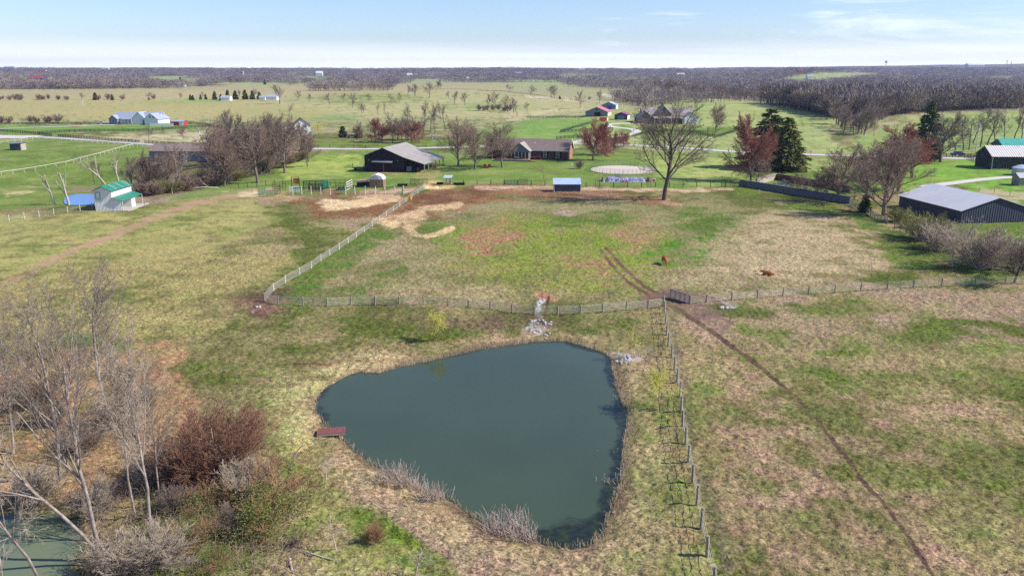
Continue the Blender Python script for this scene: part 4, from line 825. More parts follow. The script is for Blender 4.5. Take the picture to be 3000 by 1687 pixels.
# cattails
def reeds(u, v, n, rad, h, label, seed, bend=.5):
    r = random.Random(seed); P = at(u, v); S = []
    for k in range(n):
        a = r.uniform(0, 6.28); q = rad * math.sqrt(r.random()); p = np.array([q * math.cos(a) * 1.5, q * math.sin(a), -.2]); d = unit(np.array([r.gauss(0, .3), r.gauss(0, .3), 1])); L = h * r.uniform(.5, 1.1); w = r.gauss(0, bend)
        for i in range(4):
            e = p + d * L / 4; S.append((p, e, .018, .014, 0)); p = e; d = unit(d + np.array([w * .35, r.gauss(0, .08), -.12 * i * bend]))
    o = bpy.data.objects.new('cattail_clump', tube_mesh('cattail_clump', S, 3, m_reed, .015)); link(o); o.location = P + Vector((0, 0, .15 if False else 0)); tag(o, label, 'reeds', 'dry cattail clumps round the pond')
for k, (u, v, n, rad, h, lb) in enumerate(((1152,1400,150,1.1,1.9,'large pale cattail clump on the near left pond shore'),(1198,1412,70,.7,1.3,'leaning reeds right beside the large cattail clump'),(1262,1450,80,.6,2.0,'narrow upright reeds standing in the near water'),(1290,1442,30,.6,1.2,'small broken reeds beside the narrow upright ones'),(1478,1535,170,1.25,2.1,'largest cattail clump at the near shore bottom'),(1530,1560,70,.8,1.8,'right end of the largest near-shore cattails'),(1798,1300,14,.7,1.4,'few thin cattails in the water at right'),(1790,1385,70,.7,1.6,'pale reed tuft at the right shore'),(1835,1060,30,.5,.7,'short reeds by the right bank'),(1822,1150,26,.7,.7,'reed stubble off the right bank'))):
    reeds(u, v, n, rad, h, lb, 300 + k)
def shore_grass():
    r = np.random.RandomState(9); P = POND_W; S = []
    for i in range(len(P)):
        a, b = P[i], P[(i + 1) % len(P)]; e = b - a; L = np.hypot(*e); n = np.array([e[1], -e[0]]) / max(L, 1e-6)
        if sdist(np.array([a[0] + n[0]]), np.array([a[1] + n[1]]), P)[0] < 0: n = -n
        u_, v_, _ = proj(a[0], a[1], PZ); dens = 34 if (v_ < 1110 or u_ > 1750) else 18
        for k in range(int(L * dens)):
            p = a + e * r.random() + n * (r.exponential(.55) - .15); z = float(PZ + .12 * r.random()); d = np.array([r.normal(0, .35) + n[0] * .1, r.normal(0, .35) + n[1] * .1, 1.]); d /= np.linalg.norm(d); h = r.uniform(.2, .62)
            p3 = np.array([p[0], p[1], z]); S.append((p3, p3 + d * h, .016, .006, 0))
    o = bpy.data.objects.new('shore_grass', tube_mesh('shore_grass', S, 3, mat('bleached grass', (.66, .52, .36), (.32, .24, .15), .95, 1.5), .012)); link(o); tag(o, 'dry bleached grass fringing the pond', None, None, 'stuff')
shore_grass()
def brambles():
    r = random.Random(33); S = []
    for k in range(5200):
        u = r.uniform(150, 900); v = r.uniform(1140, 1690)
        if u < 240 and v > 1490: continue
        if u > 560 + (v - 1200) * .55 + 160: continue
        x, y = flat(u, v); x = float(x); y = float(y); z = float(terr(x, y)); p = np.array([x, y, z]); d = unit(np.array([r.gauss(0, .6), r.gauss(0, .6), 1])); L = r.uniform(.5, 1.6)
        for i in range(3):
            e = p + d * L / 3; S.append((p, e, .012, .01, 0)); p = e; d = unit(d + np.array([r.gauss(0, .3), r.gauss(0, .3), -.3]))
    S_ = S; o = bpy.data.objects.new('bramble_undergrowth', tube_mesh('bramble_undergrowth', S_, 3, mat('bramble stems', (.46, .34, .27), (.28, .20, .14), .95, .8), .012)); link(o); tag(o, 'dry bramble undergrowth below the left trees', None, None, 'stuff')
brambles()
# ------------------------------------------------------------------ fences
m_post = mat('weathered post', (.36, .33, .25), (.22, .20, .15), .9, 6); m_wpost = mat('whitewashed post', (.70, .68, .62), (.5, .47, .42), .9, 5); m_bpost = mat('black fence paint', (.022, .02, .02), (.04, .035, .03), .6, 4)
m_rail = mat('grey boards', (.62, .58, .50), (.38, .34, .28), .9, 3, stretch=(1, 1, 6)); m_wire = mat('galvanised wire', (.45, .45, .44), None, .5, 3, metal=.3)
m_green = mat('green pipe paint', (.03, .22, .13), (.02, .13, .09), .5, 3)
POSTM = {}
def fence(label, pts, material=m_post, ph=1.3, pw=.15, rails=(.3, .55, .8, 1.05, 1.25), rh=.03, rt=.03, rmat=None, spacing=None, exact=False, group=None, name='fence', maxp=100, cat='fence', zl=0.0, rnd=True):
    W_ = [at(u, v) if not isinstance(u, Vector) else u for u, v in pts] if not isinstance(pts[0], Vector) else list(pts)
    if not exact:
        out = []; carry = 0
        L = sum((W_[i + 1] - W_[i]).length for i in range(len(W_) - 1)); n = max(1, int(round(L / spacing))); n = min(n, maxp - 1); st = L / n; d = 0; i = 0; acc = 0
        for k in range(n + 1):
            s = k * st
            while i < len(W_) - 2 and s > acc + (W_[i + 1] - W_[i]).length: acc += (W_[i + 1] - W_[i]).length; i += 1
            f = min(1, (s - acc) / max((W_[i + 1] - W_[i]).length, 1e-6)); out.append(W_[i].lerp(W_[i + 1], f))
        W_ = out
    for p in W_: p.z = ground_z(p.x, p.y) + zl
    o0 = W_[0].copy(); e = empty(name, o0, 0, label, cat, group)
    key = (material.name, ph, pw, rnd)
    if key not in POSTM:
        b = MB()
        if rnd: b.cyl((0, 0, -.3), (0, 0, ph), pw * .52, pw * .46, 7)
        else: b.box(-pw / 2, pw / 2, -pw / 2, pw / 2, -.3, ph)
        POSTM[key] = b.mesh('post', material)
    rr_ = random.Random(int(abs(o0.x * 10)) + 3)
    for p in W_:
        c = bpy.data.objects.new('post', POSTM[key]); link(c, e); c.location = p - o0; c.rotation_euler = (rr_.gauss(0, .018), rr_.gauss(0, .018), rr_.random()); c.scale = (1, 1, rr_.uniform(.96, 1.04))
    for h in rails:
        b = MB()
        for i in range(len(W_) - 1):
            j = rr_.gauss(0, .012); b.bar(W_[i] - o0 + Vector((0, 0, h + j)), W_[i + 1] - o0 + Vector((0, 0, h + j)), rt, rh)
        b.build('rail', rmat or material, e)
    return e
F2 = [(775,883),(816,893),(888,896),(959,898),(1028,894),(1099,893),(1170,893),(1241,894),(1312,897),(1372,901),(1436,907),(1499,915),(1566,922),(1634,922),(1701,920),(1766,915),(1835,909),(1899,904),(1944,897)]
fence('long board fence with round posts crossing above the pond', F2, m_post, 1.36, .24, (.18, .42, .66, .9, 1.12, 1.26), .05, .03, m_rail, exact=True)
F4 = [(1944,898),(1947,918),(1950,949),(1954,981),(1958,1014),(1968,1047),(1976,1082),(1984,1121),(1992,1162),(1996,1205),(2000,1250),(2009,1299),(2017,1355),(2029,1415),(2042,1479),(2054,1546),(2071,1629),(2091,1722),(2112,1830)]
fence('fence running from the gate corner toward the camera right of the pond', F4, m_post, 1.75, .27, (.55, 1.05, 1.55), .035, .02, m_rail, exact=True)
F3 = [(2022,890),(2070,886),(2144,880),(2219,875),(2294,868),(2369,862),(2446,858),(2522,852),(2600,848),(2677,843),(2759,839),(2856,834),(2945,834),(3040,830),(3140,826)]
fence('board fence from the open gate to the right edge of the view', F3, m_post, 1.36, .24, (.2, .46, .72, .98, 1.2), .045, .03, m_rail, exact=True)
fence('silvery board fence running up from the corner post to the corrals', [(775,883),(802,852),(836,829),(878,805),(912,786),(940,765),(966,749),(994,731),(1020,713),(1044,696),(1067,680),(1090,664),(1112,648),(1132,633),(1152,619),(1171,605),(1189,592),(1207,578),(1224,567),(1245,553)], m_wpost, 1.3, .2, (.18, .42, .66, .9, 1.14), .05, .03, m_rail, exact=True)
fence('dark-posted wire fence along the lawn edge of the pasture', [(1318,541),(1450,541),(1620,545),(1750,549),(1990,548),(2060,547),(2140,549),(2165,549)], m_bpost, 1.5, .22, (.3, .6, .9, 1.2), .03, .02, m_wire, spacing=4.1)
fence('grey wire fence along the shed, left of the white shed', [(-60,662),(0,652),(100,637),(190,625),(270,612)], m_wpost, 1.5, .17, (.4, .8, 1.2), .03, .02, m_wire, spacing=3.4)
fence('leaning-post fence between the white shed and the corrals', [(425,610),(520,583),(575,577),(627,573),(680,570),(740,564)], m_post, 1.4, .18, (.4, .8, 1.2), .03, .02, m_wire, spacing=4.6)
fence('row of short dark posts behind the corral gate', [(700,553),(745,548),(780,545),(830,540)], m_bpost, 1.6, .16, (.5, 1.0), .025, .02, m_wire, spacing=3.2)
fence('long white rail fence crossing the lower left field', [(-60,522),(0,514),(100,500),(200,482),(300,456),(390,430)], m_wpost, 1.35, .13, (1.3,), .16, .06, m_wpost, spacing=4.2, rnd=False)
fence('white-posted fence along the near side of the road at left', [(-60,424),(0,421),(60,414),(104,408),(180,410),(300,420),(400,428),(450,433)], m_wpost, 1.4, .16, (.5, .95, 1.35), .05, .03, m_wpost, spacing=4.4, rnd=False)
bl = dict(material=m_bpost, ph=1.45, pw=.20, rails=(.3, .65, 1.0, 1.35), rh=.17, rt=.04, rnd=False)
for k, (pts, lb) in enumerate((([(-60,366),(0,366),(120,366),(290,364)],'left of the white house, farthest back'), ([(-60,378),(0,386),(60,390),(112,395),(152,400)],'along the lot at the left edge'), ([(112,393),(180,388),(260,386),(350,386),(440,384),(520,377),(590,373),(625,374)],'curving in front of the white house'), ([(170,401),(250,408),(330,414),(408,419)],'along the far side of the road at left'), ([(550,364),(600,366),(645,376)],'short piece right of the white house'), ([(425,421),(500,425),(600,428),(700,430)],'behind the long grey barn'),
        ([(1545,346),(1620,346),(1705,346)],'left of the pink-roofed barns'), ([(1642,388),(1680,376),(1730,362)],'slanting below the pink-roofed barn'), ([(1642,389),(1720,384),(1795,381)],'behind the red-budding trees'), ([(1630,408),(1700,404),(1760,400)],'behind the brick house roof'), ([(1857,401),(1880,394),(1920,387),(1985,386),(2040,393),(2100,403),(2135,392),(2170,380)],'around the lawn of the grey farmhouse'))):
    fence('black plank fence ' + lb, pts, spacing=2.6, group='black plank fences', **bl)
fence('row of black posts along the far side of the road', [(932,434),(1000,435),(1100,434),(1250,431),(1480,424)], m_bpost, 1.6, .22, (1.3, .7), .02, .02, m_wire, spacing=5.2)
fence('sparse black posts along the road at right', [(1860,422),(1980,428),(2100,437),(2240,446),(2360,452),(2500,457)], m_bpost, 1.5, .22, (1.2,), .02, .02, m_wire, spacing=8)
fence('dark plank fence left of the old black barn', [(2700,462),(2770,462),(2880,462)], m_bpost, 1.6, .2, (.4, .8, 1.2, 1.55), .14, .04, m_bpost, spacing=2.4, rnd=False)
fence('dark board fence ramping down to the old black barn', [(2800,458),(2830,462),(2850,470),(2876,478)], m_bpost, 1.5, .18, (.4, .8, 1.3), .14, .04, m_bpost, spacing=2.2, rnd=False)
fence('old board fence from the cemetery wall down to the bushes', [(2492,602),(2508,610),(2525,618),(2545,628),(2565,640),(2600,655)], m_post, 1.4, .16, (.3, .6, .9, 1.2), .13, .04, m_barkm, spacing=1.9, rnd=False)
fence('wire fence among the bushes at right', [(2620,668),(2700,712),(2800,742),(2900,765),(2985,800),(3060,830)], m_bpost, 1.4, .14, (.4, .8, 1.2), .02, .02, m_wire, spacing=3.6)
fence('thin wire fence beside the drive behind the big barn', [(2868,562),(2930,570),(3000,578),(3060,584)], m_bpost, 1.3, .12, (.6, 1.1), .02, .02, m_wire, spacing=4)
fence('wire fence on the far left pasture', [(-40,305),(150,304),(243,302),(300,300),(420,296),(560,291)], m_post, 1.5, .22, (1.2,), .03, .03, m_wire, spacing=8)
fence('pale fence behind the pink-roofed barns', [(1500,368),(1560,352),(1640,340),(1700,330),(1760,322)], m_post, 1.5, .18, (.5, 1.0, 1.3), .05, .04, m_rail, spacing=4)
fence('fence line behind the farthest pink-roofed barn', [(1820,318),(1880,310),(1950,303),(2010,299)], m_post, 1.5, .2, (1.3,), .05, .05, m_rail, spacing=6)
fence('dark hedge-side fence across the middle pastures', [(1290,262),(1400,264),(1500,272),(1600,284),(1700,298),(1760,305)], m_bpost, 1.6, .3, (1.2, .6), .12, .08, m_bpost, spacing=6)
# gates and corral panels
def gate(label, a, b, h, material, bars=6, lift=.1, group='gates', uprights=3, name='gate', th=.055):
    h *= 1.3 if 740 < a[0] < 1260 and a[1] < 600 else 1.0; th *= 1.3; A = at(*a); B = at(*b); e = empty(name, A, 0, label, 'gate', group); d = B - A; up = Vector((0, 0, 1))
    f = MB(); f.bar(up * lift, up * h, th * 1.3); f.bar(d + up * lift, d + up * h, th * 1.3); f.bar(up * h, d + up * h, th * 1.3); f.build('gate_frame', material, e)
    g = MB(); [g.bar(up * (lift + (h - lift) * k / bars), d + up * (lift + (h - lift) * k / bars), th) for k in range(bars)]; g.build('bars', material, e)
    [MB().bar(d * k / (uprights + 1) + up * lift, d * k / (uprights + 1) + up * h, th).build('brace', material, e) for k in range(1, uprights + 1)]
    return e
gate('grey pipe gate standing open beside the muddy track', (1964,872), (2020,890), 1.35, m_barkm, 6, th=.08)
gate('green pipe gate in the lawn-edge fence', (1476,541), (1518,541), 1.35, m_green, 7); gate('black pipe gate beside the feed pile', (1203,541), (1252,541), 1.35, m_bpost, 5); gate('dark pipe gate right of the green one', (1520,541), (1545,542), 1.7, m_bpost, 4)
gate('dark pipe gate at the far right of the lawn-edge fence', (2112,549), (2165,549), 1.3, m_bpost, 5)
gate('green-framed gate set in the silvery fence', (1224,567), (1238,556), 1.3, m_green, 5)
gate('green and white pipe gate at the left end of the corrals', (757,573), (776,568), 1.5, m_green, 5); gate('green mesh gate lying before the left corral', (760,577), (806,574), 1.2, m_green, 7)
gate('dark braced gate in the left corral', (806,572), (822,566), 1.7, m_bpost, 3); gate('dark corral panel behind the braced gate', (800,560), (838,558), 1.9, m_bpost, 4)
gate('light green corral panel before the black chute', (858,571), (892,569), 1.5, m_green, 6); gate('black corral chute panel', (890,556), (960,553), 1.9, m_bpost, 6, th=.12)
gate('second black corral chute panel in front', (905,562), (945,560), 1.7, m_bpost, 5, th=.10); gate('tall green corral panel', (942,557), (962,553), 1.9, m_green, 6, th=.11)
gate('dark corral rail panel behind the trough', (968,547), (1026,546), 1.6, m_bpost, 2); gate('white slanting headgate panel', (1015,558), (1032,548), 1.7, m_wpost, 3, th=.10); gate('black corral panel behind the white headgate', (985,560), (1015,557), 1.5, m_bpost, 4)
gate('green gate at the right end of the feed lot', (1178,575), (1184,562), 1.4, m_green, 6); gate('green panel at the left end of the feed lot', (994,571), (1010,566), 1.3, m_green, 5)
fence('feed-lot fence of pale posts with a single dark top rail', [(858,572),(884,571),(912,570),(940,570),(968,570),(1013,570),(1040,570),(1070,570),(1100,570),(1128,569),(1157,569),(1182,568)], m_wpost, 2.25, .26, (1.95,), .14, .08, m_bpost, exact=True)
fence('back fence of the feed lot beside the shed', [(1140,548),(1160,546),(1183,545),(1200,541)], m_post, 1.6, .17, (.6, 1.1), .03, .03, m_wire, exact=True)
# ------------------------------------------------------------------ buildings
m_navy = mat('black barn boards', (.028, .022, .032), (.018, .014, .022), .7, 2, ribs=('x', .45)); m_roofb = mat('brown-grey metal roof', (.42, .38, .35), (.35, .31, .28), .5, .35, metal=.15, ribs=('y', .8))
m_white = mat('white metal siding', (.80, .80, .80), (.70, .70, .70), .55, 1, ribs=('x', .34)); m_whitey = mat('white metal side', (.80, .80, .79), (.72, .72, .70), .55, 1, ribs=('y', .34)); m_groof = mat('green metal roof', (.025, .20, .13), (.04, .26, .18), .45, .5, ribs=('y', .4))
m_black = mat('dark opening', (.012, .011, .012), (.02, .018, .02), .9); m_brick = mat('shade-toned red brick', (.14, .065, .058), (.10, .05, .048), .9, 8); m_brick_sun = mat('sun-toned brick', (.46, .20, .13), (.36, .15, .10), .9, 8)  # house brick in two tones: front carries painted shade, gable painted sunlight
m_shing = mat('brown shingles', (.25, .19, .175), (.19, .145, .135), .95, 1.4, bump=.01); m_trim = mat('white trim', (.78, .78, .76), (.68, .68, .66), .6); m_glass = mat('window glass', (.05, .06, .08), (.03, .04, .05), .12, spec=.6)
m_greyw = mat('grey boards wall', (.26, .25, .26), (.19, .18, .19), .85, 1.4); m_slate = mat('blue-grey siding', (.21, .245, .28), (.17, .20, .24), .8, 1, ribs=('x', .5)); m_greyr = mat('pale grey metal roof', (.50, .50, .52), (.43, .43, .46), .45, .25, metal=.2, ribs=('y', .9))
m_darkm = mat('charcoal metal siding', (.075, .085, .115), (.055, .06, .085), .6, .6, ribs=('x', .6)); m_darkmy = mat('charcoal metal side', (.075, .085, .115), (.055, .06, .085), .6, .6, ribs=('y', .6))
m_pink = mat('faded red metal roof', (.56, .19, .25), (.48, .15, .21), .5, .5, ribs=('y', .7)); m_purple = mat('purple-red metal roof', (.30, .06, .19), (.24, .04, .15), .5, .5, ribs=('y', .6)); m_lav = mat('lavender metal roof', (.48, .48, .66), (.42, .42, .58), .5, .5)
m_old = mat('weathered black boards', (.035, .03, .035), (.30, .27, .25), .95, 1.5, stretch=(3, 3, .25), lo=.55, hi=.72); m_rust = mat('rusty tin roof', (.58, .54, .53), (.40, .16, .10), .7, .35, stretch=(1, .3, 1), lo=.60, hi=.75, ribs=('x', .8))
m_teal = mat('teal metal roof', (.07, .40, .33), (.06, .30, .26), .5, .5, ribs=('x', .7)); m_redp = mat('red paint', (.52, .05, .05), (.40, .035, .035), .6); m_cream = mat('cream siding', (.62, .56, .46), (.52, .46, .38), .8); m_bluer = mat('light blue metal roof', (.50, .62, .80), (.44, .55, .74), .4, .5, ribs=('x', .25))
m_stone = mat('shade-toned stone wall', (.085, .085, .10), (.19, .18, .19), .95, 2.2, bump=.08); m_stonep = mat('pale stone wall', (.50, .44, .38), (.34, .29, .25), .95, 2.2, bump=.08); m_stoner = mat('reddish stone wall', (.17, .10, .10), (.10, .06, .065), .95, 2., bump=.06); m_headst = mat('grey gravestone', (.36, .36, .34), (.24, .25, .24), .9, 5)
m_conc = mat('concrete', (.52, .47, .42), (.42, .37, .33), .95, 2); m_deck = mat('red deck boards', (.34, .10, .085), (.26, .075, .065), .8, 2, ribs=('x', .28)); m_tanw = mat('brown boards', (.30, .18, .12), (.24, .14, .10), .85, 2); m_wood = mat('grey wood', (.36, .32, .27), (.25, .21, .17), .9, 3)
m_yel = mat('yellow paint', (.7, .45, .05), None, .6); m_blue = mat('blue paint', (.04, .10, .42), (.03, .07, .3), .5); m_tarp = mat('blue tarp', (.06, .07, .26), (.46, .46, .52), .5, 1.4, dist=1.8, lo=.46, hi=.56, bump=.08); m_orange = mat('orange paint', (.62, .20, .07), None, .7)
def place(name, label, cat, u, v, deg=0, group=None): return empty(name, at(u, v), R(deg), label, cat, group)
def gable_y(e, w, l, he, hr, wall, roof, ov=.35, th=.12, x0=0, y0=0, sidewall=None, apex=.5, z0=-1.0, wname='wall', rname='roof'):
    """gable end faces -y; ridge runs along y"""
    b = MB(); b.prism([(x0, z0), (x0 + w, z0), (x0 + w, he), (x0 + w * apex, hr - th), (x0, he)], y0, y0 + l); o = b.build(wname, wall, e)
    if sidewall:
        MB().box(x0 + w, x0 + w + .03, y0 + .02, y0 + l, z0, he - .02).build('side_wall', sidewall, e); MB().box(x0 - .03, x0, y0 + .02, y0 + l, z0, he - .02).build('side_wall', sidewall, e)
    ax = x0 + w * apex; s1 = (hr - he) / (w * apex); s2 = (hr - he) / (w * (1 - apex)); r = MB()
    r.slab([(x0 - ov, y0 - ov, he - s1 * ov + .1), (ax, y0 - ov, hr + .1), (ax, y0 + l + ov, hr + .1), (x0 - ov, y0 + l + ov, he - s1 * ov + .1)], th)
    r.slab([(ax, y0 - ov, hr + .1), (x0 + w + ov, y0 - ov, he - s2 * ov + .1), (x0 + w + ov, y0 + l + ov, he - s2 * ov + .1), (ax, y0 + l + ov, hr + .1)], th)
    return o, r.build(rname, roof, e)
def gable_x(e, w, l, he, hr, wall, roof, ov=.4, th=.12, x0=0, y0=0, z0=-1.0, wname='wall', rname='roof'):
    """ridge runs along x (long front faces -y); l along x, w along y"""
    b = MB(); b.prismx([(y0, z0), (y0 + w, z0), (y0 + w, he), (y0 + w / 2, hr - th), (y0, he)], x0, x0 + l); o = b.build(wname, wall, e); s = (hr - he) / (w / 2); r = MB()
    r.slab([(x0 - ov, y0 - ov, he - s * ov + .1), (x0 + l + ov, y0 - ov, he - s * ov + .1), (x0 + l + ov, y0 + w / 2, hr + .1), (x0 - ov, y0 + w / 2, hr + .1)], th)
    r.slab([(x0 - ov, y0 + w + ov, he - s * ov + .1), (x0 + l + ov, y0 + w + ov, he - s * ov + .1), (x0 + l + ov, y0 + w / 2, hr + .1), (x0 - ov, y0 + w / 2, hr + .1)], th)
    return o, r.build(rname, roof, e)
def bx(e, name, material, *a): return MB().box(*a).build(name, material, e)
def window(e, x, z, y=0, w=1.0, h=1.4, axis='y', s=-1, mul=True):
    """framed window on a wall facing -y (axis y) or +x (axis x, wall plane x=y)"""
    if axis == 'y':
        f = MB(); t = .1
        for a in ((x - t, x + w + t, z + h, z + h + t), (x - t, x + w + t, z - t, z), (x - t, x, z, z + h), (x + w, x + w + t, z, z + h), (x, x + w, z + h / 2 - .04, z + h / 2 + .04)): f.box(a[0], a[1], y - .08, y - .003, a[2], a[3])
        o = f.build('window', m_trim, e); MB().box(x, x + w, y - .03, y - .002, z, z + h).build('pane', m_glass, o)
    else:
        f = MB(); t = .1
        for a in ((x - t, x + w + t, z + h, z + h + t), (x - t, x + w + t, z - t, z), (x - t, x, z, z + h), (x + w, x + w + t, z, z + h)): f.box(y + .003, y + .08, a[0], a[1], a[2], a[3])
        o = f.build('window', m_trim, e); MB().box(y + .002, y + .03, x, x + w, z, z + h).build('pane', m_glass, o)
    return o
# black barn
e = place('barn', 'large black barn with grey metal roof and open lean-to, centre of the farm', 'barn', 1069, 503, -13)
b = MB(); b.prism([(0, -1), (14.3, -1), (14.3, 5.05), (6.9, 8.05), (0, 5.4)], 0, 22); b.build('wall', m_navy, e)
b = MB(); b.slab([(-.6, -.5, 5.35), (6.9, -.5, 8.3), (6.9, 22.5, 8.3), (-.6, 22.5, 5.35)], .14); b.slab([(6.9, -.5, 8.3), (14.3, -.5, 5.3), (14.3, 22.5, 5.3), (6.9, 22.5, 8.3)], .14); b.build('roof', m_roofb, e)
b = MB(); b.slab([(14.3, -.5, 5.28), (21.8, -.5, 3.1), (21.8, 22.5, 3.1), (14.3, 22.5, 5.28)], .12); b.build('lean_to_roof', m_roofb, e)
for k in range(6): MB().box(21.2, 21.5, .3 + k * 4.2, .6 + k * 4.2, -.6, 3.1).build('post', m_wood, e)
bx(e, 'lean_to_floor', m_conc, 14.35, 21.8, -.3, 22.2, -.5, .12); bx(e, 'opening', m_black, 14.31, 14.35, .6, 5, .15, 3.6)
MB().slab([(3.0, -1.1, 3.5), (10.4, -1.1, 3.5), (10.4, -.02, 4.0), (3.0, -.02, 4.0)], .08).build('door_awning', m_conc, e)
bx(e, 'sliding_door', m_navy, 3.5, 10, -.12, -.03, 0, 3.0); bx(e, 'door_post', m_barkm, 6.9, 7.05, -.2, -.13, 0, 3.0)
for x in (1.6, 12.2): MB().ball((x, -.15, 4.0), .16, .12, .12).build('yard_lamp', m_trim, e)
tr = empty('tractor', e.matrix_basis @ Vector((18.6, 1.8, .15)), R(190), 'small red tractor parked under the barn lean-to', 'tractor')
b = MB(); b.box(-.35, .35, -1.2, .7, .55, 1.15); b.box(-.45, .45, -.1, .25, 1.1, 1.35); b.build('body', m_redp, tr); MB().box(-.25, .25, .3, .8, 1.15, 1.6).build('seat', m_redp, tr); MB().bar((0, .0, 1.1), (0, -.1, 1.75), .05).build('steering_post', m_black, tr)
for x in (-.6, .6): MB().cyl((x - .15, .7, .6), (x + .15, .7, .6), .6, n=14).build('wheel', m_black, tr); MB().cyl((x * .8 - .1, -.9, .35), (x * .8 + .1, -.9, .35), .35, n=12).build('wheel', m_black, tr)
b = MB(); b.box(-.6, .6, -2.1, -1.6, .3, .8); b.bar((-.4, -1, .8), (-.4, -1.7, .5), .1); b.bar((.4, -1, .8), (.4, -1.7, .5), .1); b.build('loader_bucket', m_redp, tr)
w = empty('utility_cart', e.matrix_basis @ Vector((20.2, 15.5, .15)), 0, 'small red cart at the far end of the barn lean-to', 'cart'); MB().box(-.6, .6, -.9, .9, .45, .9).build('tub', m_redp, w)
for x in (-.5, .5): MB().cyl((x - .06, 0, .3), (x + .06, 0, .3), .3).build('wheel', m_black, w)
w = empty('machine', e.matrix_basis @ Vector((14.9, .6, .15)), R(0), 'grey boxy machine parked at the lean-to entrance', 'farm machine'); MB().prismx([(0, .3), (1.6, .3), (1.6, 1.7), (.8, 1.9), (0, 1.0)], 0, 1.7).build('hood', m_greyw, w)
for x in (.2, 1.5): MB().cyl((x - .1, .2, .3), (x + .1, .2, .3), .3).build('wheel', m_black, w)
# hay wagon left of the barn
w = place('hay_wagon', 'green flat hay wagon with slatted ends against the black barn', 'wagon', 1034, 500, 14); b = MB(); b.box(0, 5.2, 0, 2.2, .8, 1.0); b.build('bed', m_green, w)
for x in (.0, 5.1):
    b = MB(); [b.bar((x, .1, 1.15 + k * .25), (x, 2.1, 1.15 + k * .25), .05, .1) for k in range(5)]; [b.bar((x, y, .9), (x, y, 2.3), .08) for y in (.1, 1.1, 2.1)]; b.build('end_rack', m_bpost, w)
b = MB(); [b.bar((2.5 + k * .4, 2.1, 1), (2.5 + k * .4, 2.1, 2.2), .06) for k in range(7)]; b.bar((2.5, 2.1, 2.2), (4.9, 2.1, 2.2), .06); b.build('side_rack', m_bpost, w)
for x in (.9, 4.2):
    for y in (.15, 2.05): MB().cyl((x, y - .1, .4), (x, y + .1, .4), .4).build('wheel', m_black, w)
# white shed with green roofs
e = place('shed', 'two-storey white metal shed with green roofs, left of the pasture', 'shed', 281, 618, 0)
gable_y(e, 4.25, 11.0, 5.0, 6.1, m_white, m_groof, .42, .10, sidewall=m_whitey, z0=-1.2)
b = MB(); b.slab([(4.3, -.3, 3.3), (6.9, -.3, 2.5), (6.9, 11.4, 2.5), (4.3, 11.4, 3.3)], .08); b.build('porch_roof', m_groof, e)
b = MB(); b.prism([(4.28, -1.2), (6.3, -1.2), (6.3, 2.55), (4.28, 3.2)], .03, .18); b.build('porch_end_wall', m_white, e); bx(e, 'porch_floor', m_conc, 4.3, 8.2, -.2, 11.5, -.6, .12)
bx(e, 'closet', m_whitey, 4.3, 6.6, 5.2, 7.4, .1, 2.5); MB().box(6.6, 6.66, 5.6, 6.5, .15, 2.2).build('door', m_trim, e); bx(e, 'doorway', m_black, 4.3, 4.36, .8, 2.4, .12, 2.3); bx(e, 'door_panel', m_trim, 4.3, 4.4, 2.6, 4.2, .12, 2.2)
for y in (.1, 11.1): MB().bar((6.7, y, -.3), (6.7, y, 2.5), .16).build('post', m_wpost, e)
MB().bar((6.7, 11.1, .3), (6.6, 8.6, 2.2), .07).build('brace', m_wood, e)
f = MB(); [f.box(*a) for a in ((.35, 1.55, -.09, -.003, 4.55, 4.68), (.35, 1.55, -.09, -.003, 2.85, 2.95), (.35, .45, -.09, -.003, 2.95, 4.55), (1.45, 1.55, -.09, -.003, 2.95, 4.55))]; f.build('loft_hatch_frame', m_groof, e)
for k in range(3):
    y = 2.2 + k * 3.5; b = MB(); sl_ = 1.1 / 2.125
    for j in range(5): x = 2.5 + j * .42; z = 6.22 - (x - 2.125) * sl_; b.box(x, x + .2, y, y + 1.0, z - .05, z + .03)
    b.build('skylight_strip', m_conc, e)
bx(e, 'wall_box', m_trim, -.35, -.03, .3, .8, 1.2, 2.2)
# small grey run-in shed far left
e = place('run_in_shed', 'small grey run-in shed with slanted roof in the left field', 'shed', 30, 441, 0); bx(e, 'wall', m_darkmy, 0, 4.6, 0, 4.2, -.8, 2.9); bx(e, 'side_wall', m_greyw, 4.6, 4.66, .02, 4.2, -.8, 3.1)
MB().slab([(-.5, -.5, 2.85), (5.2, -.5, 3.1), (5.2, 4.7, 3.5), (-.5, 4.7, 3.25)], .12).build('roof', m_slate, e); bx(e, 'side_panel', m_stonep, 4.66, 4.72, .3, 3.9, -.4, 2.7)
# long white house, far left
e = place('farmhouse', 'long white and blue-grey farmhouse with gabled roof far left', 'house', 322, 364, -7)
m_lg = mat('light grey siding', (.76, .77, .80), (.70, .71, .74), .8); m_sroof = mat('slate blue roof', (.34, .38, .48), (.29, .33, .42), .8)
gable_x(e, 10, 30, 3.6, 7.2, m_lg, m_sroof, .5, .14, 1.5, 2)
gable_y(e, 5.5, 9, 3.4, 5.6, m_slate, m_sroof, .4, .12, 0, -.5, wname='bay_wall', rname='bay_roof'); gable_y(e, 8.5, 8.5, 3.6, 7.6, m_lg, m_sroof, .4, .12, 15, 1.0, wname='centre_bay_wall', rname='centre_bay_roof')
gable_y(e, 9, 14, 3.5, 7.0, m_lg, m_sroof, .5, .12, 25.5, -3, wname='garage_wall', rname='garage_roof'); bx(e, 'garage_door', m_slate, 22.0, 25.2, .6, .97, 0, 2.6)
MB().slab([(8, -.2, 3.2), (15.2, -.2, 3.2), (15.2, 2.2, 4.0), (8, 2.2, 4.0)], .1).build('porch_roof', m_sroof, e)
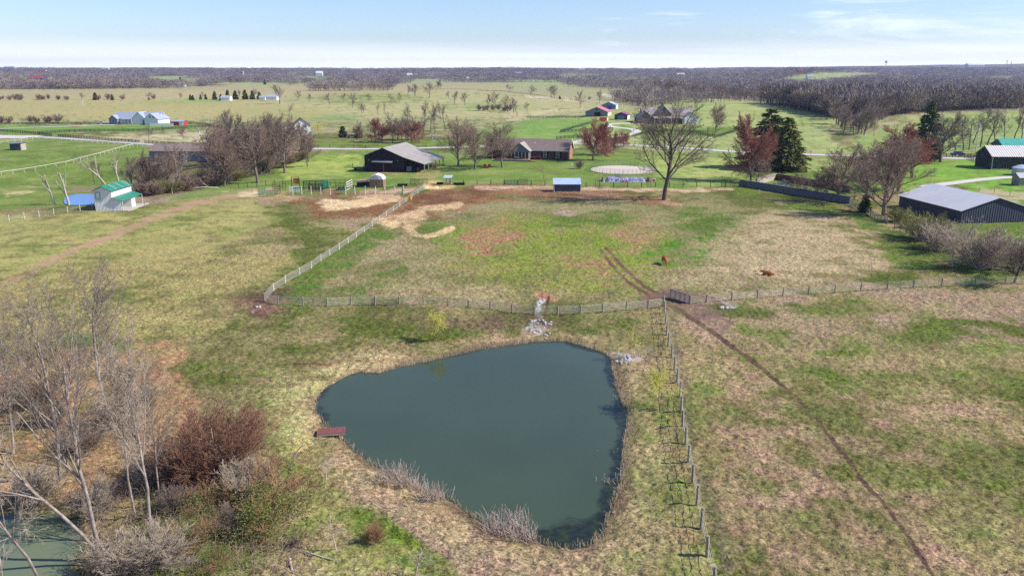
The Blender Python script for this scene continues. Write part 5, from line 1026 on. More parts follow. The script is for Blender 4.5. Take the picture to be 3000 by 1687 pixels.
for x in (8.2, 10.5, 12.8, 15): MB().bar((x, 0, 0), (x, 0, 3.1), .3).build('porch_post', m_trim, e)
for x in (9, 11.3, 13.4): window(e, x, .9, 1.99, 1.1, 1.6)
window(e, 2, 1, -.5, 1.4, 1.5); window(e, 29, 4.2, -3, .9, 1.2); window(e, 31.2, 4.2, -3, .9, 1.2)
fn = place('garden_fence', 'solid white privacy fence beside the long white house', 'fence', 440, 370, 0); bx(fn, 'panel', m_trim, 0, 9, 0, .1, -.5, 1.7); bx(fn, 'panel', m_trim, 9.2, 15, -1.4, -1.3, -.5, 1.9)
e = place('low_shed', 'low white shed with a dull red end beside the long white house', 'shed', 500, 368, -2); gable_x(e, 7, 8, 2.4, 3.2, m_redp, m_sroof, .3, .1); bx(e, 'end_wall', m_trim, 5.4, 8.05, -.12, -.02, -.2, 2.3)
# pickup
def vehicle(label, u, v, deg, col, cat='car', bed=True):
    e = place('pickup_truck' if bed else 'parked_car', label, cat, u, v, deg); b = MB()
    b.prismx([(-.92, .45), (.92, .45), (.92, 1.0), (.8, 1.05), (-.8, 1.05), (-.92, 1.0)], 0, 5.2); b.build('body', col, e)
    c = MB(); x0, x1 = (1.9, 3.9) if bed else (1.2, 4.2)
    c.prism([(x0, 1.05), (x1 + .5, 1.05), (x1, 1.65), (x0 + .25, 1.68)], -.78, .78); cb_ = c.build('cabin', col, e); MB().prism([(x0 + .25, 1.12), (x1 + .2, 1.12), (x1 - .08, 1.55), (x0 + .4, 1.58)], -.80, .80).build('side_windows', m_glass, cb_)
    for x in (1.0, 4.2):
        for y in (-.85, .85): MB().cyl((x, y - .12, .38), (x, y + .12, .38), .38, n=12).build('wheel', m_black, e)
    for y in (-.6, .6): MB().box(5.2, 5.24, y - .15, y + .15, .7, .88).build('headlight', m_trim, e)
m_silver = mat('silver paint', (.5, .5, .52), (.42, .42, .45), .3, metal=.5)
vehicle('silver pickup truck parked on the drive left of the long white house', 284, 364, 5, m_silver, 'truck')
vehicle('blue car parked beyond the dark fence left of the old black barn', 2786, 456, 4, m_blue, bed=False)
vehicle('blue and white car behind the creek thicket', 640, 468, 0, m_blue, bed=False); vehicle('white car at the end of the long grey barn', 672, 462, 8, m_silver, bed=False); vehicle('pale car by the grove behind the road', 1016, 404, 0, m_silver, bed=False)
# white two-storey house half hidden
e = place('white_house', 'white two-storey gabled house half hidden by bare trees', 'house', 862, 397, 18); gable_y(e, 8.6, 11, 5.4, 8.6, m_trim, m_shing, .5, .15, 0, 0); bx(e, 'wing_wall', m_trim, -6, -.02, 4, 10, -1, 4.2); MB().slab([(-6.4, 3.6, 4.2), (0, 3.6, 6.2), (0, 10.4, 6.2), (-6.4, 10.4, 4.2)], .15).build('wing_roof', m_shing, e)
for x in (1.6, 5.6): window(e, x, 1.0, 0, 1.1, 1.5); window(e, x, 3.9, 0, 1.1, 1.4)
# long grey barn behind the thicket with cream end
e = place('long_barn', 'long grey barn with cream gable end behind the creek thicket', 'barn', 440, 474, -2)
gable_x(e, 12, 27, 4.2, 6.4, m_greyw, m_shing, .5, .14, 0, 0); gable_y(e, 9, 10, 3.8, 6.0, m_cream, m_shing, .4, .14, 24, -3, wname='end_wall', rname='end_roof'); bx(e, 'door', m_black, 29.5, 31, -3.08, -3.02, .1, 2.4)
e = place('brown_cottage', 'dark brown low house behind the end of the creek thicket', 'house', 735, 468, -4); gable_x(e, 9, 15, 2.8, 5.0, m_tanw, m_shing, .5, .14); window(e, 3, 1, 0, 1.2, 1.2); window(e, 9, 1, 0, 1.2, 1.2)
t = place('trampoline', 'round blue-edged trampoline beside the long grey barn', 'trampoline', 505, 480, 0); MB().cyl((0, 0, .85), (0, 0, .95), 2.2, n=20).build('pad', m_blue, t); MB().cyl((0, 0, .96), (0, 0, .97), 1.8, n=20).build('mat', m_black, t)
for k in range(6): MB().bar((2 * math.cos(k * 1.047), 2 * math.sin(k * 1.047), 0), (2 * math.cos(k * 1.047), 2 * math.sin(k * 1.047), .85), .06).build('leg', m_wire, t)
# brick house
e = place('brick_house', 'single-storey brick house, front painted shade-dark, with brown shingle roof and gabled porch', 'house', 1664, 470, -13)
XL = 32; gable_x(e, 10.5, XL, 3.9, 7.4, m_brick, m_shing, .6, .16, -XL, 0)
b = MB(); b.prismx([(.02, -1), (10.48, -1), (10.48, 3.85), (5.25, 7.15), (.02, 3.85)], 0.0, .05); b.build('gable_wall', m_brick_sun, e)
b = MB(); b.bar((.66, -.75, 3.45), (.66, 5.25, 7.45), .08, .35); b.bar((.66, 11.25, 3.45), (.66, 5.25, 7.45), .08, .35); b.build('barge_boards', m_trim, e); bx(e, 'gutter', m_trim, -XL - .6, .6, -.80, -.68, 3.38, 3.58)
for x in (-4.6, -9.6):
    wdw = window(e, x, .95, 0, 1.15, 1.9); bx(e, 'shutter', m_black, x - .75, x - .2, -.06, -.004, .9, 2.9); bx(e, 'shutter', m_black, x + 1.35, x + 1.9, -.06, -.004, .9, 2.9)
gable_y(e, 7.2, 8.5, 3.7, 6.5, m_slate, m_roofb, .5, .12, -21.5, -4.2, z0=3.2, wname='porch_gable', rname='porch_roof')
bx(e, 'sunroom_wall', m_glass, -21.2, -14.6, -3.9, -.05, .6, 3.1)
for k in range(6): MB().bar((-21.3 + k * 1.36, -4.05, .5), (-21.3 + k * 1.36, -4.05, 3.15), .2).build('porch_post', m_trim, e)
for k in range(3): MB().bar((-14.45, -3.0 + k * 1.3, .5), (-14.45, -3.0 + k * 1.3, 3.15), .16).build('porch_post', m_trim, e)
bx(e, 'deck', m_tanw, -27, -14, -8.4, -4.1, .35, .62); bx(e, 'deck_skirt', m_wood, -27, -14, -8.46, -8.4, -.6, .5); b = MB(); b.bar((-27, -8.4, 1.45), (-14, -8.4, 1.45), .1); [b.bar((-27 + k * 1.0, -8.4, .6), (-27 + k * 1.0, -8.4, 1.45), .06) for k in range(14)]; b.build('deck_railing', m_deck, e)
b = MB(); [b.box(-14 + k * .8, -13.2 + k * .8, -8.2, -7.0, -.5, .5 - k * .14) for k in range(4)]; b.build('ramp', m_deck, e); b = MB(); b.bar((-14, -8.2, 1.6), (-9.6, -5.6, 1.9), .1); b.bar((-14, -8.2, .6), (-14, -8.2, 1.6), .1); b.bar((-11.8, -6.9, .4), (-11.8, -6.9, 1.7), .1); b.bar((-9.6, -5.6, .2), (-9.6, -5.6, 1.9), .1); b.build('ramp_railing', m_deck, e)
for x, y in ((-13.5, 3.2), (-30, 2)): MB().cyl((x, y, 4.8), (x, y, 6.1 if x > -20 else 5.6), .35, n=10).build('roof_vent', m_trim, e)
MB().cyl((-9.5, 2.8, 5), (-9.5, 2.8, 5.8), .2).build('pipe', m_black, e)
wp = e.matrix_basis @ Vector((-23.5, -6.2, .62)); p = empty('patio_umbrella', wp, 0, 'blue patio umbrella open on the brick house deck', 'umbrella'); MB().cyl((0, 0, 0), (0, 0, 2.5), .04).build('pole', m_trim, p)
b = MB(); n = 8; b.add([(0, 0, 2.75)] + [(1.6 * math.cos(k * math.pi / 4), 1.6 * math.sin(k * math.pi / 4), 2.2) for k in range(n)] + [(0, 0, 2.70)] + [(1.6 * math.cos(k * math.pi / 4), 1.6 * math.sin(k * math.pi / 4), 2.15) for k in range(n)], [(0, 1 + k, 1 + (k + 1) % n) for k in range(n)] + [(9, 10 + (k + 1) % n, 10 + k) for k in range(n)] + [(1 + k, 10 + k, 10 + (k + 1) % n, 1 + (k + 1) % n) for k in range(n)]); b.build('canopy', m_blue, p)
wp = e.matrix_basis @ Vector((-18.5, -6.6, .62)); t = empty('patio_table', wp, 0, 'dark patio table with chairs on the brick house deck', 'table'); MB().box(-.9, .9, -.5, .5, .70, .76).build('table_top', m_barkm, t)
for x in (-.8, .8):
    for y in (-.4, .4): MB().bar((x, y, 0), (x, y, .7), .06).build('leg', m_black, t)
def chair(label, P, rz, col, group):
    c = empty('lawn_chair', P, rz, label, 'chair', group); MB().box(-.35, .35, -.3, .35, .38, .46).build('seat', col, c); MB().slab([(-.35, .3, .42), (.35, .3, .42), (.35, .62, 1.15), (-.35, .62, 1.15)], .06).build('backrest', col, c)
    for x in (-.33, .33):
        MB().box(x - .06, x + .06, -.35, .4, .6, .66).build('armrest', col, c)
        for y in (-.28, .32): MB().bar((x, y, 0), (x, y, .6), .07).build('leg', col, c)
    return c
for k, (u, s) in enumerate(((1422, 'left'), (1433, 'right'))): c = chair('red lawn chair, %s one of the pair on the lawn by the barn' % s, at(u, 493), R(180 - 10 + 20 * k), m_redp, 'pair of red lawn chairs'); c.scale = (1.35,) * 3
for k in range(3): chair('dark deck chair beside the patio table, %s from the left' % ordn(k), e.matrix_basis @ Vector((-20.6 + k * 2.2, -5.3 if k else -7.6, .62)), R(40 * k), m_black, 'deck chairs')
# blue run-in shelter on the pasture
e = place('livestock_shelter', 'three-sided shelter with pale blue roof on the pasture edge', 'shelter', 1623, 563, 0); w = 7.6
for a, nm in (((0, .12, 0, 3.2, -.4, 2.3), 'side_wall'), ((w - .12, w, 0, 3.2, -.4, 2.3), 'side_wall'), ((.12, w - .12, 3.05, 3.2, -.4, 2.4), 'back_wall')): bx(e, nm, m_darkm, *a)
for x in (0.02, w - .02): MB().bar((x, -.02, -.3), (x, -.02, 2.35), .2).build('post', m_wpost, e)
b = MB(); b.slab([(-.2, -.35, 2.25), (w + .2, -.35, 2.25), (w + .2, 3.6, 3.55), (-.2, 3.6, 3.55)], .08); b.build('roof', m_bluer, e); bx(e, 'header', m_blue, 0, w, -.06, .0, 2.0, 2.2); bx(e, 'sill', m_wood, 0, w, -.08, .04, -.2, .22); bx(e, 'shade_panel', m_darkm, .12, w - .12, .06, .14, .2, 2.0)  # dark panel across the open front stands for the shaded interior
# gambrel shed by the corrals
e = place('gambrel_shed', 'small shed with white gambrel roof and brown sides behind the feed lot', 'shed', 1082, 548, -4); wb = 4.2
b = MB(); b.box(0, wb, 0, 3.6, -.5, 2.2); b.build('wall', m_tanw, e); b = MB(); b.prism([(-.15, 2.2), (.55, 3.25), (2.0, 3.75), (3.6, 3.25), (wb + .15, 2.2)], -.1, 3.7); b.build('roof', m_trim, e); b = MB(); b.prism([(.15, 2.25), (.65, 3.1), (1.9, 3.5), (2.7, 3.1), (2.9, 2.25)], -.14, -.101); b.build('gable_panel', m_greyr, e)
MB().slab([(-3.8, -.4, 1.75), (-.03, -.4, 2.15), (-.03, 3.0, 2.15), (-3.8, 3.0, 1.75)], .5).build('annex_roof', mat('tan tarp', (.40, .29, .24), (.33, .23, .19), .9, 1.5), e); bx(e, 'annex_wall', m_black, -3.7, -.05, -.2, 2.9, -.3, 1.3)
for k in range(1, 5): MB().bar((k * .85, -.12, .4), (k * .85, -.12, 2.2), .06).build('batten', m_wood, e)
# feeder with slanted white roof
e = place('mineral_feeder', 'two-post feeder with slanted pale roof at the lawn-edge fence', 'feeder', 1313, 541, 0)
for x in (-.6, .7): MB().bar((x, 0, -.2), (x, 0, 2.3), .22).build('post', m_wood, e)
MB().slab([(-1.5, -.9, 2.15), (1.1, -.9, 2.15), (1.5, 1.0, 2.75), (-1.1, 1.0, 2.75)], .06).build('roof', m_bluer, e); MB().box(-.9, 1.0, -.3, .3, .35, .5).build('shelf', m_conc, e)
def trough(label, u, v, l, wd, h, col=m_black, rz=0, group='feed troughs'):
    t = place('feed_trough', label, 'trough', u, v, rz, group); b = MB(); q = .06; b.box(0, l, 0, wd, .12, .2); b.box(0, l, 0, q, .2, h); b.box(0, l, wd - q, wd, .2, h); b.box(0, q, q, wd - q, .2, h); b.box(l - q, l, q, wd - q, .2, h); b.build('tub', col, t)
    for x in (.15, l - .15): MB().box(x - .06, x + .06, .05, wd - .05, -.1, .12).build('leg', col, t)
trough('long black feed trough right of the feeder', 1328, 543, 3.4, 1.0, .7); trough('black round-ended trough tipped left of the feeder', 1279, 541, 1.9, 1.1, .6, rz=-14); trough('brownish trough under the feeder', 1302, 542, 1.8, .9, .55, m_tanw, rz=8); trough('black trough behind the feed lot', 1164, 546, 3.0, 1.1, .65, rz=3); trough('black trough beside the corral headgate', 990, 557, 2.6, 1.0, .6)
e = place('equipment_frame', 'black upright frame with an orange panel behind the corral', 'frame', 855, 548, 0)
for x in (0, 2.3): MB().bar((x, 0, -.2), (x, 0, 2.9), .16).build('post', m_bpost, e)
MB().bar((0, 0, 2.9), (2.3, 0, 3.0), .12).build('crossbar', m_bpost, e); MB().box(.5, 2.2, .05, .12, .9, 2.6).build('panel', m_orange, e)
e = place('squeeze_chute', 'white steel squeeze chute beside the orange panel', 'cattle chute', 848, 565, 4); b = MB(); [b.bar((0, y, z), (2.6, y, z), .12) for y in (0, .9) for z in (.4, .8, 1.2, 1.6)]; [b.bar((x, y, 0), (x, y, 1.8), .1) for x in (0, 1.3, 2.6) for y in (0, .9)]; b.build('frame', m_trim, e); MB().box(1.4, 2.5, -.06, -.02, .6, 1.6).build('side_panel', m_trim, e)
b_ = place('bucket', 'red-topped yellow tub beside the silvery fence', 'tub', 1202, 585, 0); MB().cyl((0, 0, 0), (0, 0, .7), .42, .5, 12).build('body', m_yel, b_); MB().cyl((-.3, .2, .7), (-.3, .2, 1.1), .5, .4, 12).build('lid', m_redp, b_)
# yard light, utility poles
def pole(label, u, v, h, r=.14, col=m_wood, arm=None, group=None, name='utility_pole', cat='pole', can=True):
    e = place(name, label, cat, u, v, 0, group); MB().cyl((0, 0, -.4), (0, 0, h), r, r * .7, 8).build('shaft', col, e)
    if arm: MB().bar((0, 0, h - .1), (arm, 0, h + .1), .1).build('arm', col, e); MB().ball((arm, 0, h), .4, .22, .14).build('lamp_head', m_trim, e)
    elif can: MB().bar((-.9, 0, h - .5), (.9, 0, h - .5), .1).build('crossarm', col, e); MB().cyl((.3, 0, h - 1.9), (.3, 0, h - 1.0), .25).build('transformer', m_greyr, e)
pole('bent-arm galvanised yard light behind the blue-roofed shelter', 1685, 517, 3.9, .09, m_wire, -1.1, name='yard_light', cat='street lamp')
P = at(1855, 408); pole('pale utility pole beside the gravel driveway', 1855, 408, hgt(P, 328), .2, m_wpost); P = at(2162, 381); pole('dark utility pole on the pale hill at right', 2162, 381, hgt(P, 325), .18, m_bark)
P = at(2858, 444); pole('tall pale utility pole left of the old black barn', 2858, 444, hgt(P, 358), .2, m_wpost); P = at(586, 432); pole('white pole rising above the creek thicket', 586, 432, hgt(P, 375), .16, m_wpost); P = at(243, 310); pole('short white post on the far left pasture', 243, 310, hgt(P, 294), .3, m_wpost, can=False)
P = at(1821, 322); pole('pale pole behind the white end of the farthest barn', 1821, 322, hgt(P, 303), .2, m_wpost, can=False)
# round pen with sand, and silage heap
C = at(1825, 498); e = empty('round_pen', C, 0, 'round pen of green pipe panels around pale sand', 'livestock pen'); rad = 11.2; C3 = 16
ring = MB(); vs = [(0, 0, .06)] + [(rad * math.cos(2 * math.pi * k / 40), rad * 1.15 * math.sin(2 * math.pi * k / 40), .06) for k in range(40)]; ring.add(vs, [(0, 1 + k, 1 + (k + 1) % 40) for k in range(40)]); ring.build('sand_floor', mat('pale sand', (.62, .54, .47), (.54, .46, .40), .95, .5), e)
for k in range(24):
    a0, a1 = 2 * math.pi * k / 24, 2 * math.pi * (k + 1) / 24; p0 = Vector((rad * math.cos(a0), rad * 1.15 * math.sin(a0), 0)); p1 = Vector((rad * math.cos(a1), rad * 1.15 * math.sin(a1), 0)); b = MB()
    for z in (.2, .5, .8, 1.1, 1.4, 1.7): b.bar(p0 + Vector((0, 0, z)), p1 + Vector((0, 0, z)), .045)
    for f in (0, .5): q = p0.lerp(p1, f); b.bar(q, q + Vector((0, 0, 1.75)), .06)
    b.build('pipe_panel', m_green if 1 < k < 12 else m_barkm, e)
def heap(name, label, cat, u0, v0, l, w, h, material, seed, group=None):
    P = at(u0, v0); r = random.Random(seed); n, m = 44, 14; gx, gy = np.meshgrid(np.linspace(0, l, n), np.linspace(0, w, m)); q = sst(0, .8, np.minimum(gx, l - gx)) * sst(0, .9, np.minimum(gy, w - gy)); z = q * h * (.55 + .9 * fbm(gx * .9 + seed, gy * 1.1, seed, 3)) - .1
    i = (np.arange(m - 1)[:, None] * n + np.arange(n - 1)[None, :]).ravel(); F = np.stack([i, i + 1, i + n + 1, i + n], 1); o = bpy.data.objects.new(name, np_mesh(name, np.stack([gx, gy, z], -1).reshape(-1, 3), F, material)); link(o); o.location = P; tag(o, label, cat, group); return o
heap('tarped_silage', 'long silage heap under a torn blue and white tarp', 'tarp', 1776, 534, 12.5, 5.5, 1.1, m_tarp, 4)
heap('brush_heap', 'tan heap of old boards at the left end of the blue tarp', 'heap', 1762, 534, 1.4, 5.0, 1.3, m_wood, 5); heap('rubble_heap', 'brown rubble heap at the right end of the blue tarp', 'heap', 1896, 534, 2.2, 4.5, 1.3, m_tanw, 6); heap('hay_pile', 'pile of spilled straw before the feeder', 'straw pile', 1236, 553, 5.0, 3.4, .6, mat('straw', (.74, .58, .32), (.55, .38, .18), .95, 3), 7)
for k, (u, v) in enumerate(((1826,534),(1837,534))):
    c = place('traffic_cone', 'red and white cone, %s of two on the blue tarp edge' % ordn(k), 'cone', u, v, 0, 'red and white cones'); MB().cyl((0, 0, 0), (0, 0, .7), .3, .2, 10).build('base', m_redp, c); MB().cyl((0, 0, .7), (0, 0, 1.3), .2, .06, 10).build('collar', m_trim, c)
for k, (u, v) in enumerate(((1917,533),(1958,530))):
    c = place('barrel', 'small red barrel %s the oak trunk' % ('left of' if k == 0 else 'just right of'), 'barrel', u, v, 0, 'red barrels'); MB().cyl((0, 0, 0), (0, 0, .9), .38, n=12).build('drum', m_redp if k else m_orange, c); MB().cyl((0, 0, .9), (0, 0, .96), .39, n=12).build('lid', m_trim, c)
P = at(1812, 530)
c = place('water_tank', 'pale square tank behind the blue tarp', 'tank', 1802, 519, 0); MB().box(0, 1.7, 0, 1.0, 0, 1.1).build('tank_body', m_conc, c); MB().box(.2, .6, .2, .6, 1.1, 1.2).build('lid', m_trim, c)
fence('grey posts around the tarped silage', [(1758,552),(1756,520),(1860,519),(1912,521),(1910,550)], m_post, 2.0, .14, (.5, 1.1), .05, .04, m_post, spacing=6.5)
# pink-roofed farm group: shade on the gable fronts is painted into their colour
e = place('pink_roof_barn', 'barn with shade-toned gable and faded red roof, nearest of the farm group', 'barn', 1715, 343, -16); gable_y(e, 15.5, 16, 3.6, 6.8, m_slate, m_pink, .5, .2, sidewall=m_cream); bx(e, 'door', m_black, 6.2, 10.5, -.1, -.02, 0, 3.4); bx(e, 'loft_hatch', m_black, 7.0, 8.2, -.1, -.02, 4.5, 5.2); bx(e, 'door_track', m_barkm, 3.5, 13, -.12, -.03, 3.5, 3.7)
e = place('far_barn', 'farthest barn with shade-toned gable, lavender roof and white side', 'barn', 1762, 323, -14); gable_y(e, 12, 14, 4.2, 6.6, m_slate, m_lav, .5, .2, sidewall=m_trim); bx(e, 'door', m_blue, 5.0, 8.5, -.1, -.02, 0, 3.6)
e = place('garage', 'small garage with shade-toned gable, purple-red roof and white side', 'garage', 1800, 351, -18); gable_y(e, 8.2, 8.5, 3.0, 4.6, m_darkm, m_purple, .4, .16, sidewall=m_trim); bx(e, 'garage_door', m_slate, 2.2, 6.4, -.1, -.02, 0, 2.6)
e = place('stable_trailer', 'small red trailer with white end below the pink-roofed barn', 'trailer', 1758, 357, 5); b = MB(); b.box(0, 4.2, 0, 2.2, .5, 2.6); b.build('body', m_redp, e); MB().cyl((4.23, 1.1, .6), (4.23, 1.1, 2.3), 1.1, .9, 8).build('nose', m_trim, e)
for x in (1.2, 2.6): MB().cyl((x, -.1, .4), (x, .1, .4), .4).build('wheel', m_black, e)
e = place('grey_farmhouse', 'large grey farmhouse with steep gables behind the oak crown', 'house', 1869, 363, 3)
m_dk = mat('dark taupe siding', (.14, .125, .13), (.10, .09, .095), .85, 1); m_tr = mat('taupe roof', (.36, .31, .30), (.29, .25, .24), .9, 1)
gable_y(e, 9, 12, 3.6, 7.2, m_dk, m_tr, .5, .16, 0, 0, wname='left_gable_wall', rname='left_gable_roof'); gable_x(e, 12, 30, 4.6, 9.2, m_dk, m_tr, .5, .16, 4, 4); gable_y(e, 9.5, 10, 5.6, 10.2, m_dk, m_tr, .5, .16, 11, 1.6, wname='main_gable_wall', rname='main_gable_roof')
MB().slab([(9.2, -1.6, 3.2), (27, -1.6, 3.2), (27, 1.5, 4.3), (9.2, 1.5, 4.3)], .14).build('porch_roof', m_tr, e); bx(e, 'chimney', m_brick, 16, 17.2, 9, 10.2, 6, 11.4)
for k in range(6): MB().bar((9.6 + k * 3.4, -1.4, 0), (9.6 + k * 3.4, -1.4, 3.2), .28).build('porch_post', m_trim, e)
for x in (13, 17): window(e, x, 6.4, 1.6, 1.1, 1.5)
window(e, 3.5, 1.2, 0, 1.6, 1.5); gable_y(e, 9, 10, 3.6, 6.6, m_trim, m_tr, .4, .16, 27.5, -1, wname='right_wing_wall', rname='right_wing_roof')
# big grey barn, right
A = at(2632, 606); Bp = at(2812, 655)
ang = math.atan2((Bp - A).y, (Bp - A).x)          # long wall direction
e = empty('big_barn', A, ang, 'big charcoal barn with pale grey roof behind bushes at right', 'barn'); Lb = (Bp - A).length
Wd = 17.5; b = MB(); b.prismx([(0, -1.5), (Wd, -1.5), (Wd, 3.0), (Wd / 2, 5.6), (0, 3.0)], 0, Lb); b.build('wall', m_darkmy if False else mat('charcoal ribbed wall', (.065, .072, .10), (.05, .055, .08), .6, .6, ribs=('x', .6)), e)
b = MB(); b.slab([(-.4, -.5, 2.95), (Lb + .4, -.5, 2.95), (Lb + .4, Wd / 2, 5.8), (-.4, Wd / 2, 5.8)], .15); b.slab([(-.4, Wd + .5, 2.95), (Lb + .4, Wd + .5, 2.95), (Lb + .4, Wd / 2, 5.8), (-.4, Wd / 2, 5.8)], .15); b.build('roof', mat('plain pale metal roof', (.62, .62, .66), (.57, .57, .61), .5, .2, metal=.0, ribs=('x', .9)), e)
b = MB(); b.prismx([(.02, -1.5), (Wd - .02, -1.5), (Wd - .02, 2.9), (Wd / 2, 5.45), (.02, 2.9)], Lb + .01, Lb + .05); b.build('gable_wall', mat('charcoal gable', (.05, .058, .085), (.04, .045, .07), .6, .6, ribs=('y', .6)), e)
# old black barn, right, and neighbours
e = place('old_barn', 'old black tobacco barn with rust-streaked tin roof at right edge', 'barn', 2903, 497, -3)
gable_x(e, 11.5, 26, 4.6, 7.7, m_old, m_rust, .4, .12, 0, 0); bx(e, 'corner_board', m_conc, -.02, .25, -.1, -.01, -.3, 4.2); bx(e, 'base_rail', m_wood, 0, 6, -.14, -.01, .1, .35)
e = place('teal_roof_barn', 'teal-roofed barn showing above the old black barn', 'barn', 2935, 462, -2); gable_x(e, 9, 15, 4.6, 7.0, m_darkm, m_teal, .4, .12)
e = place('grain_bin', 'low galvanised round tank with domed lid at the right edge', 'tank', 2990, 513, 0); MB().cyl((0, 0, -.3), (0, 0, 2.4), 2.7, n=24).build('tank_wall', m_greyr, e, smooth=False); b = MB(); b.cyl((0, 0, 2.4), (0, 0, 3.2), 2.85, 1.2, 24); b.cyl((0, 0, 3.2), (0, 0, 3.4), 1.2, .2, 24); b.build('dome', m_bluer, e)
e = place('well_house', 'small weathered shed beside the drive at the right edge', 'shed', 2985, 545, 0); gable_x(e, 4, 6, 2.5, 3.6, m_wood, m_greyr, .3, .08)
# cemetery
def wallrun(label, pts, h, t, material, group='cemetery stone walls'):
    W_ = [at(u, v) for u, v in pts]; o0 = W_[0].copy(); e = empty('stone_wall', o0, 0, label, 'wall', group); r = random.Random(8); b = MB()
    for i in range(len(W_) - 1):
        n = max(2, int((W_[i + 1] - W_[i]).length / 1.6)); d = (W_[i + 1] - W_[i]); s = Vector((-d.y, d.x, 0)).normalized() * t / 2
        for k in range(n):
            p = W_[i] + d * k / n - o0; q = W_[i] + d * (k + 1) / n - o0 + d.normalized() * .004; hh = h * r.uniform(.94, 1.05); lo = Vector((0, 0, -.6)); up = Vector((0, 0, hh)); b.add([p - s + lo, q - s + lo, q + s + lo, p + s + lo, p - s * .8 + up, q - s * .8 + up, q + s * .8 + up, p + s * .8 + up], [(0,3,2,1),(4,5,6,7),(0,1,5,4),(1,2,6,5),(2,3,7,6),(3,0,4,7)])
    b.build('masonry', material, e); c = MB()
    for i in range(len(W_) - 1):
        d = (W_[i + 1] - W_[i]); c.bar(W_[i] - o0 + Vector((0, 0, h * 1.06)), W_[i + 1] - o0 + Vector((0, 0, h * 1.06)), t * 1.15, .16)
    c.build('coping', material, e)
wallrun('long stone wall in painted shade tones on the pasture side of the cemetery', [(2167,545),(2240,556),(2340,573),(2420,586),(2490,598)], 1.75, .6, m_stone)  # dark blue-grey stone colour has the wall's shade painted in
wallrun('pale stone wall at the left end of the cemetery', [(2215,541),(2235,536),(2272,526)], 1.7, .6, m_stonep); wallrun('reddish stone wall on the far side of the cemetery', [(2273,526),(2330,535),(2400,548),(2450,556),(2488,566)], 1.7, .6, m_stoner)
stones = [(2268,546,1.6),(2280,543,1.9),(2283,550,1.7),(2288,545,2.0),(2296,541,2.6),(2306,544,2.4),(2301,553,1.6),(2310,550,1.8),(2320,555,1.7),(2338,557,.9),(2346,559,.5),(2359,560,2.2),(2373,561,1.3),(2385,565,1.2),(2417,570,2.2),(2441,571,.5),(2454,574,.6)]
for k, (u, v, h) in enumerate(stones):
    g = place('gravestone', '%s grey gravestone in the walled cemetery, %s from the left' % ('tall' if h > 1.8 else 'low' if h < 1 else 'upright', ordn(k)), 'gravestone', u, v, -15 + (k * 37) % 20, 'gravestones'); h *= .62; w = .45 if h < 1.3 else .55
    b = MB(); b.prism([(-w, .12), (w, .12), (w, h * .8), (w * .6, h * .95), (0, h), (-w * .6, h * .95), (-w, h * .8)], -.1, .1); b.build('slab', m_headst, g); MB().box(-w * 1.3, w * 1.3, -.25, .25, -.2, .12).build('base', m_headst, g)
# dock
A = at(935, 1262); e = empty('dock', Vector((A.x, A.y, PZ)), R(10), 'small wooden dock with dark red planks on the left pond shore', 'dock'); L_, Wk = 2.55, 1.35
for k in range(16): MB().box(-.2 + k * .17, -.04 + k * .17, -Wk / 2, Wk / 2, .62, .67).build('plank', mat('red planks', (.25, .09, .08), (.17, .06, .055), .7, 4) if k == 0 else bpy.data.materials['red planks'], e)
for y in (-Wk / 2 + .05, Wk / 2 - .05): MB().box(-.2, L_ - .05, y - .05, y + .05, .42, .618).build('side_beam', m_wood, e)
for x in (.2, L_ - .4):
    for y in (-Wk / 2 + .12, Wk / 2 - .12): MB().cyl((x, y, -.9), (x, y, .42), .08).build('post', m_wpost, e)
# rocks and fallen wood
m_rock = mat('pale limestone', (.58, .56, .54), (.36, .34, .33), .95, 3, bump=.03)
rk = MB(); rk.ball((0, 0, 0), 1, .8, .55, 7, 4); v0 = rk.v; rr_ = random.Random(2); rk.v = [(x * rr_.uniform(.8, 1.15), y * rr_.uniform(.8, 1.15), z * rr_.uniform(.8, 1.1)) for x, y, z in v0]; rkm = rk.mesh('rock', m_rock)
n = 0
for (cx, cy, rx, ry, cnt, lb) in ((1572,955,20,16,14,'below the fence, left of the wash'), (1604,962,10,20,12,'below the fence, right of the wash'), (1822,1048,30,11,20,'on the bank right of the pond'), (1586,890,14,14,7,'above the fence at the wash'), (755,900,10,5,5,'by the fence corner post'), (2112,901,20,4,5,'beside the muddy gateway'), (1152,1083,10,4,3,'at the left pond inlet'), (2230,556,12,3,3,'at the foot of the cemetery wall')):
    for k in range(cnt):
        o = bpy.data.objects.new('rock', rkm); link(o); P = at(cx + rr_.uniform(-rx, rx), cy + rr_.uniform(-ry, ry)); o.location = P + Vector((0, 0, .06)); s = rr_.uniform(.12, .34); o.scale = (s, s, s); o.rotation_euler = (rr_.uniform(-.4, .4), rr_.uniform(-.4, .4), rr_.uniform(0, 6)); tag(o, 'pale limestone rock in the scatter ' + lb, 'rock', 'rocks ' + lb); n += 1
def log(label, u, v, L, deg, r, seed, material=m_barkp):
    S = grow(seed, L, L, r, (3, 2), (.4, .4), (35, 40), (0, 0), .08); P = at(u, v); o = bpy.data.objects.new('fallen_branch', tube_mesh('fallen_branch', S, 5, material, .02)); link(o); o.location = P + Vector((0, 0, .12)); o.rotation_euler = (R(88), 0, R(deg)); tag(o, label, 'branch', 'fallen branches')
log('fallen pale branch on the slope at bottom left', 850, 1640, 4, 20, .10, 501); log('second fallen branch near the bottom left', 900, 1620, 3, 60, .08, 502); log('dark fallen branch right of the oak', 2050, 584, 4, -80, .12, 503, m_barkd); log('bleached driftwood in the pond by the right shore', 1778, 1148, 1.6, 70, .07, 504)
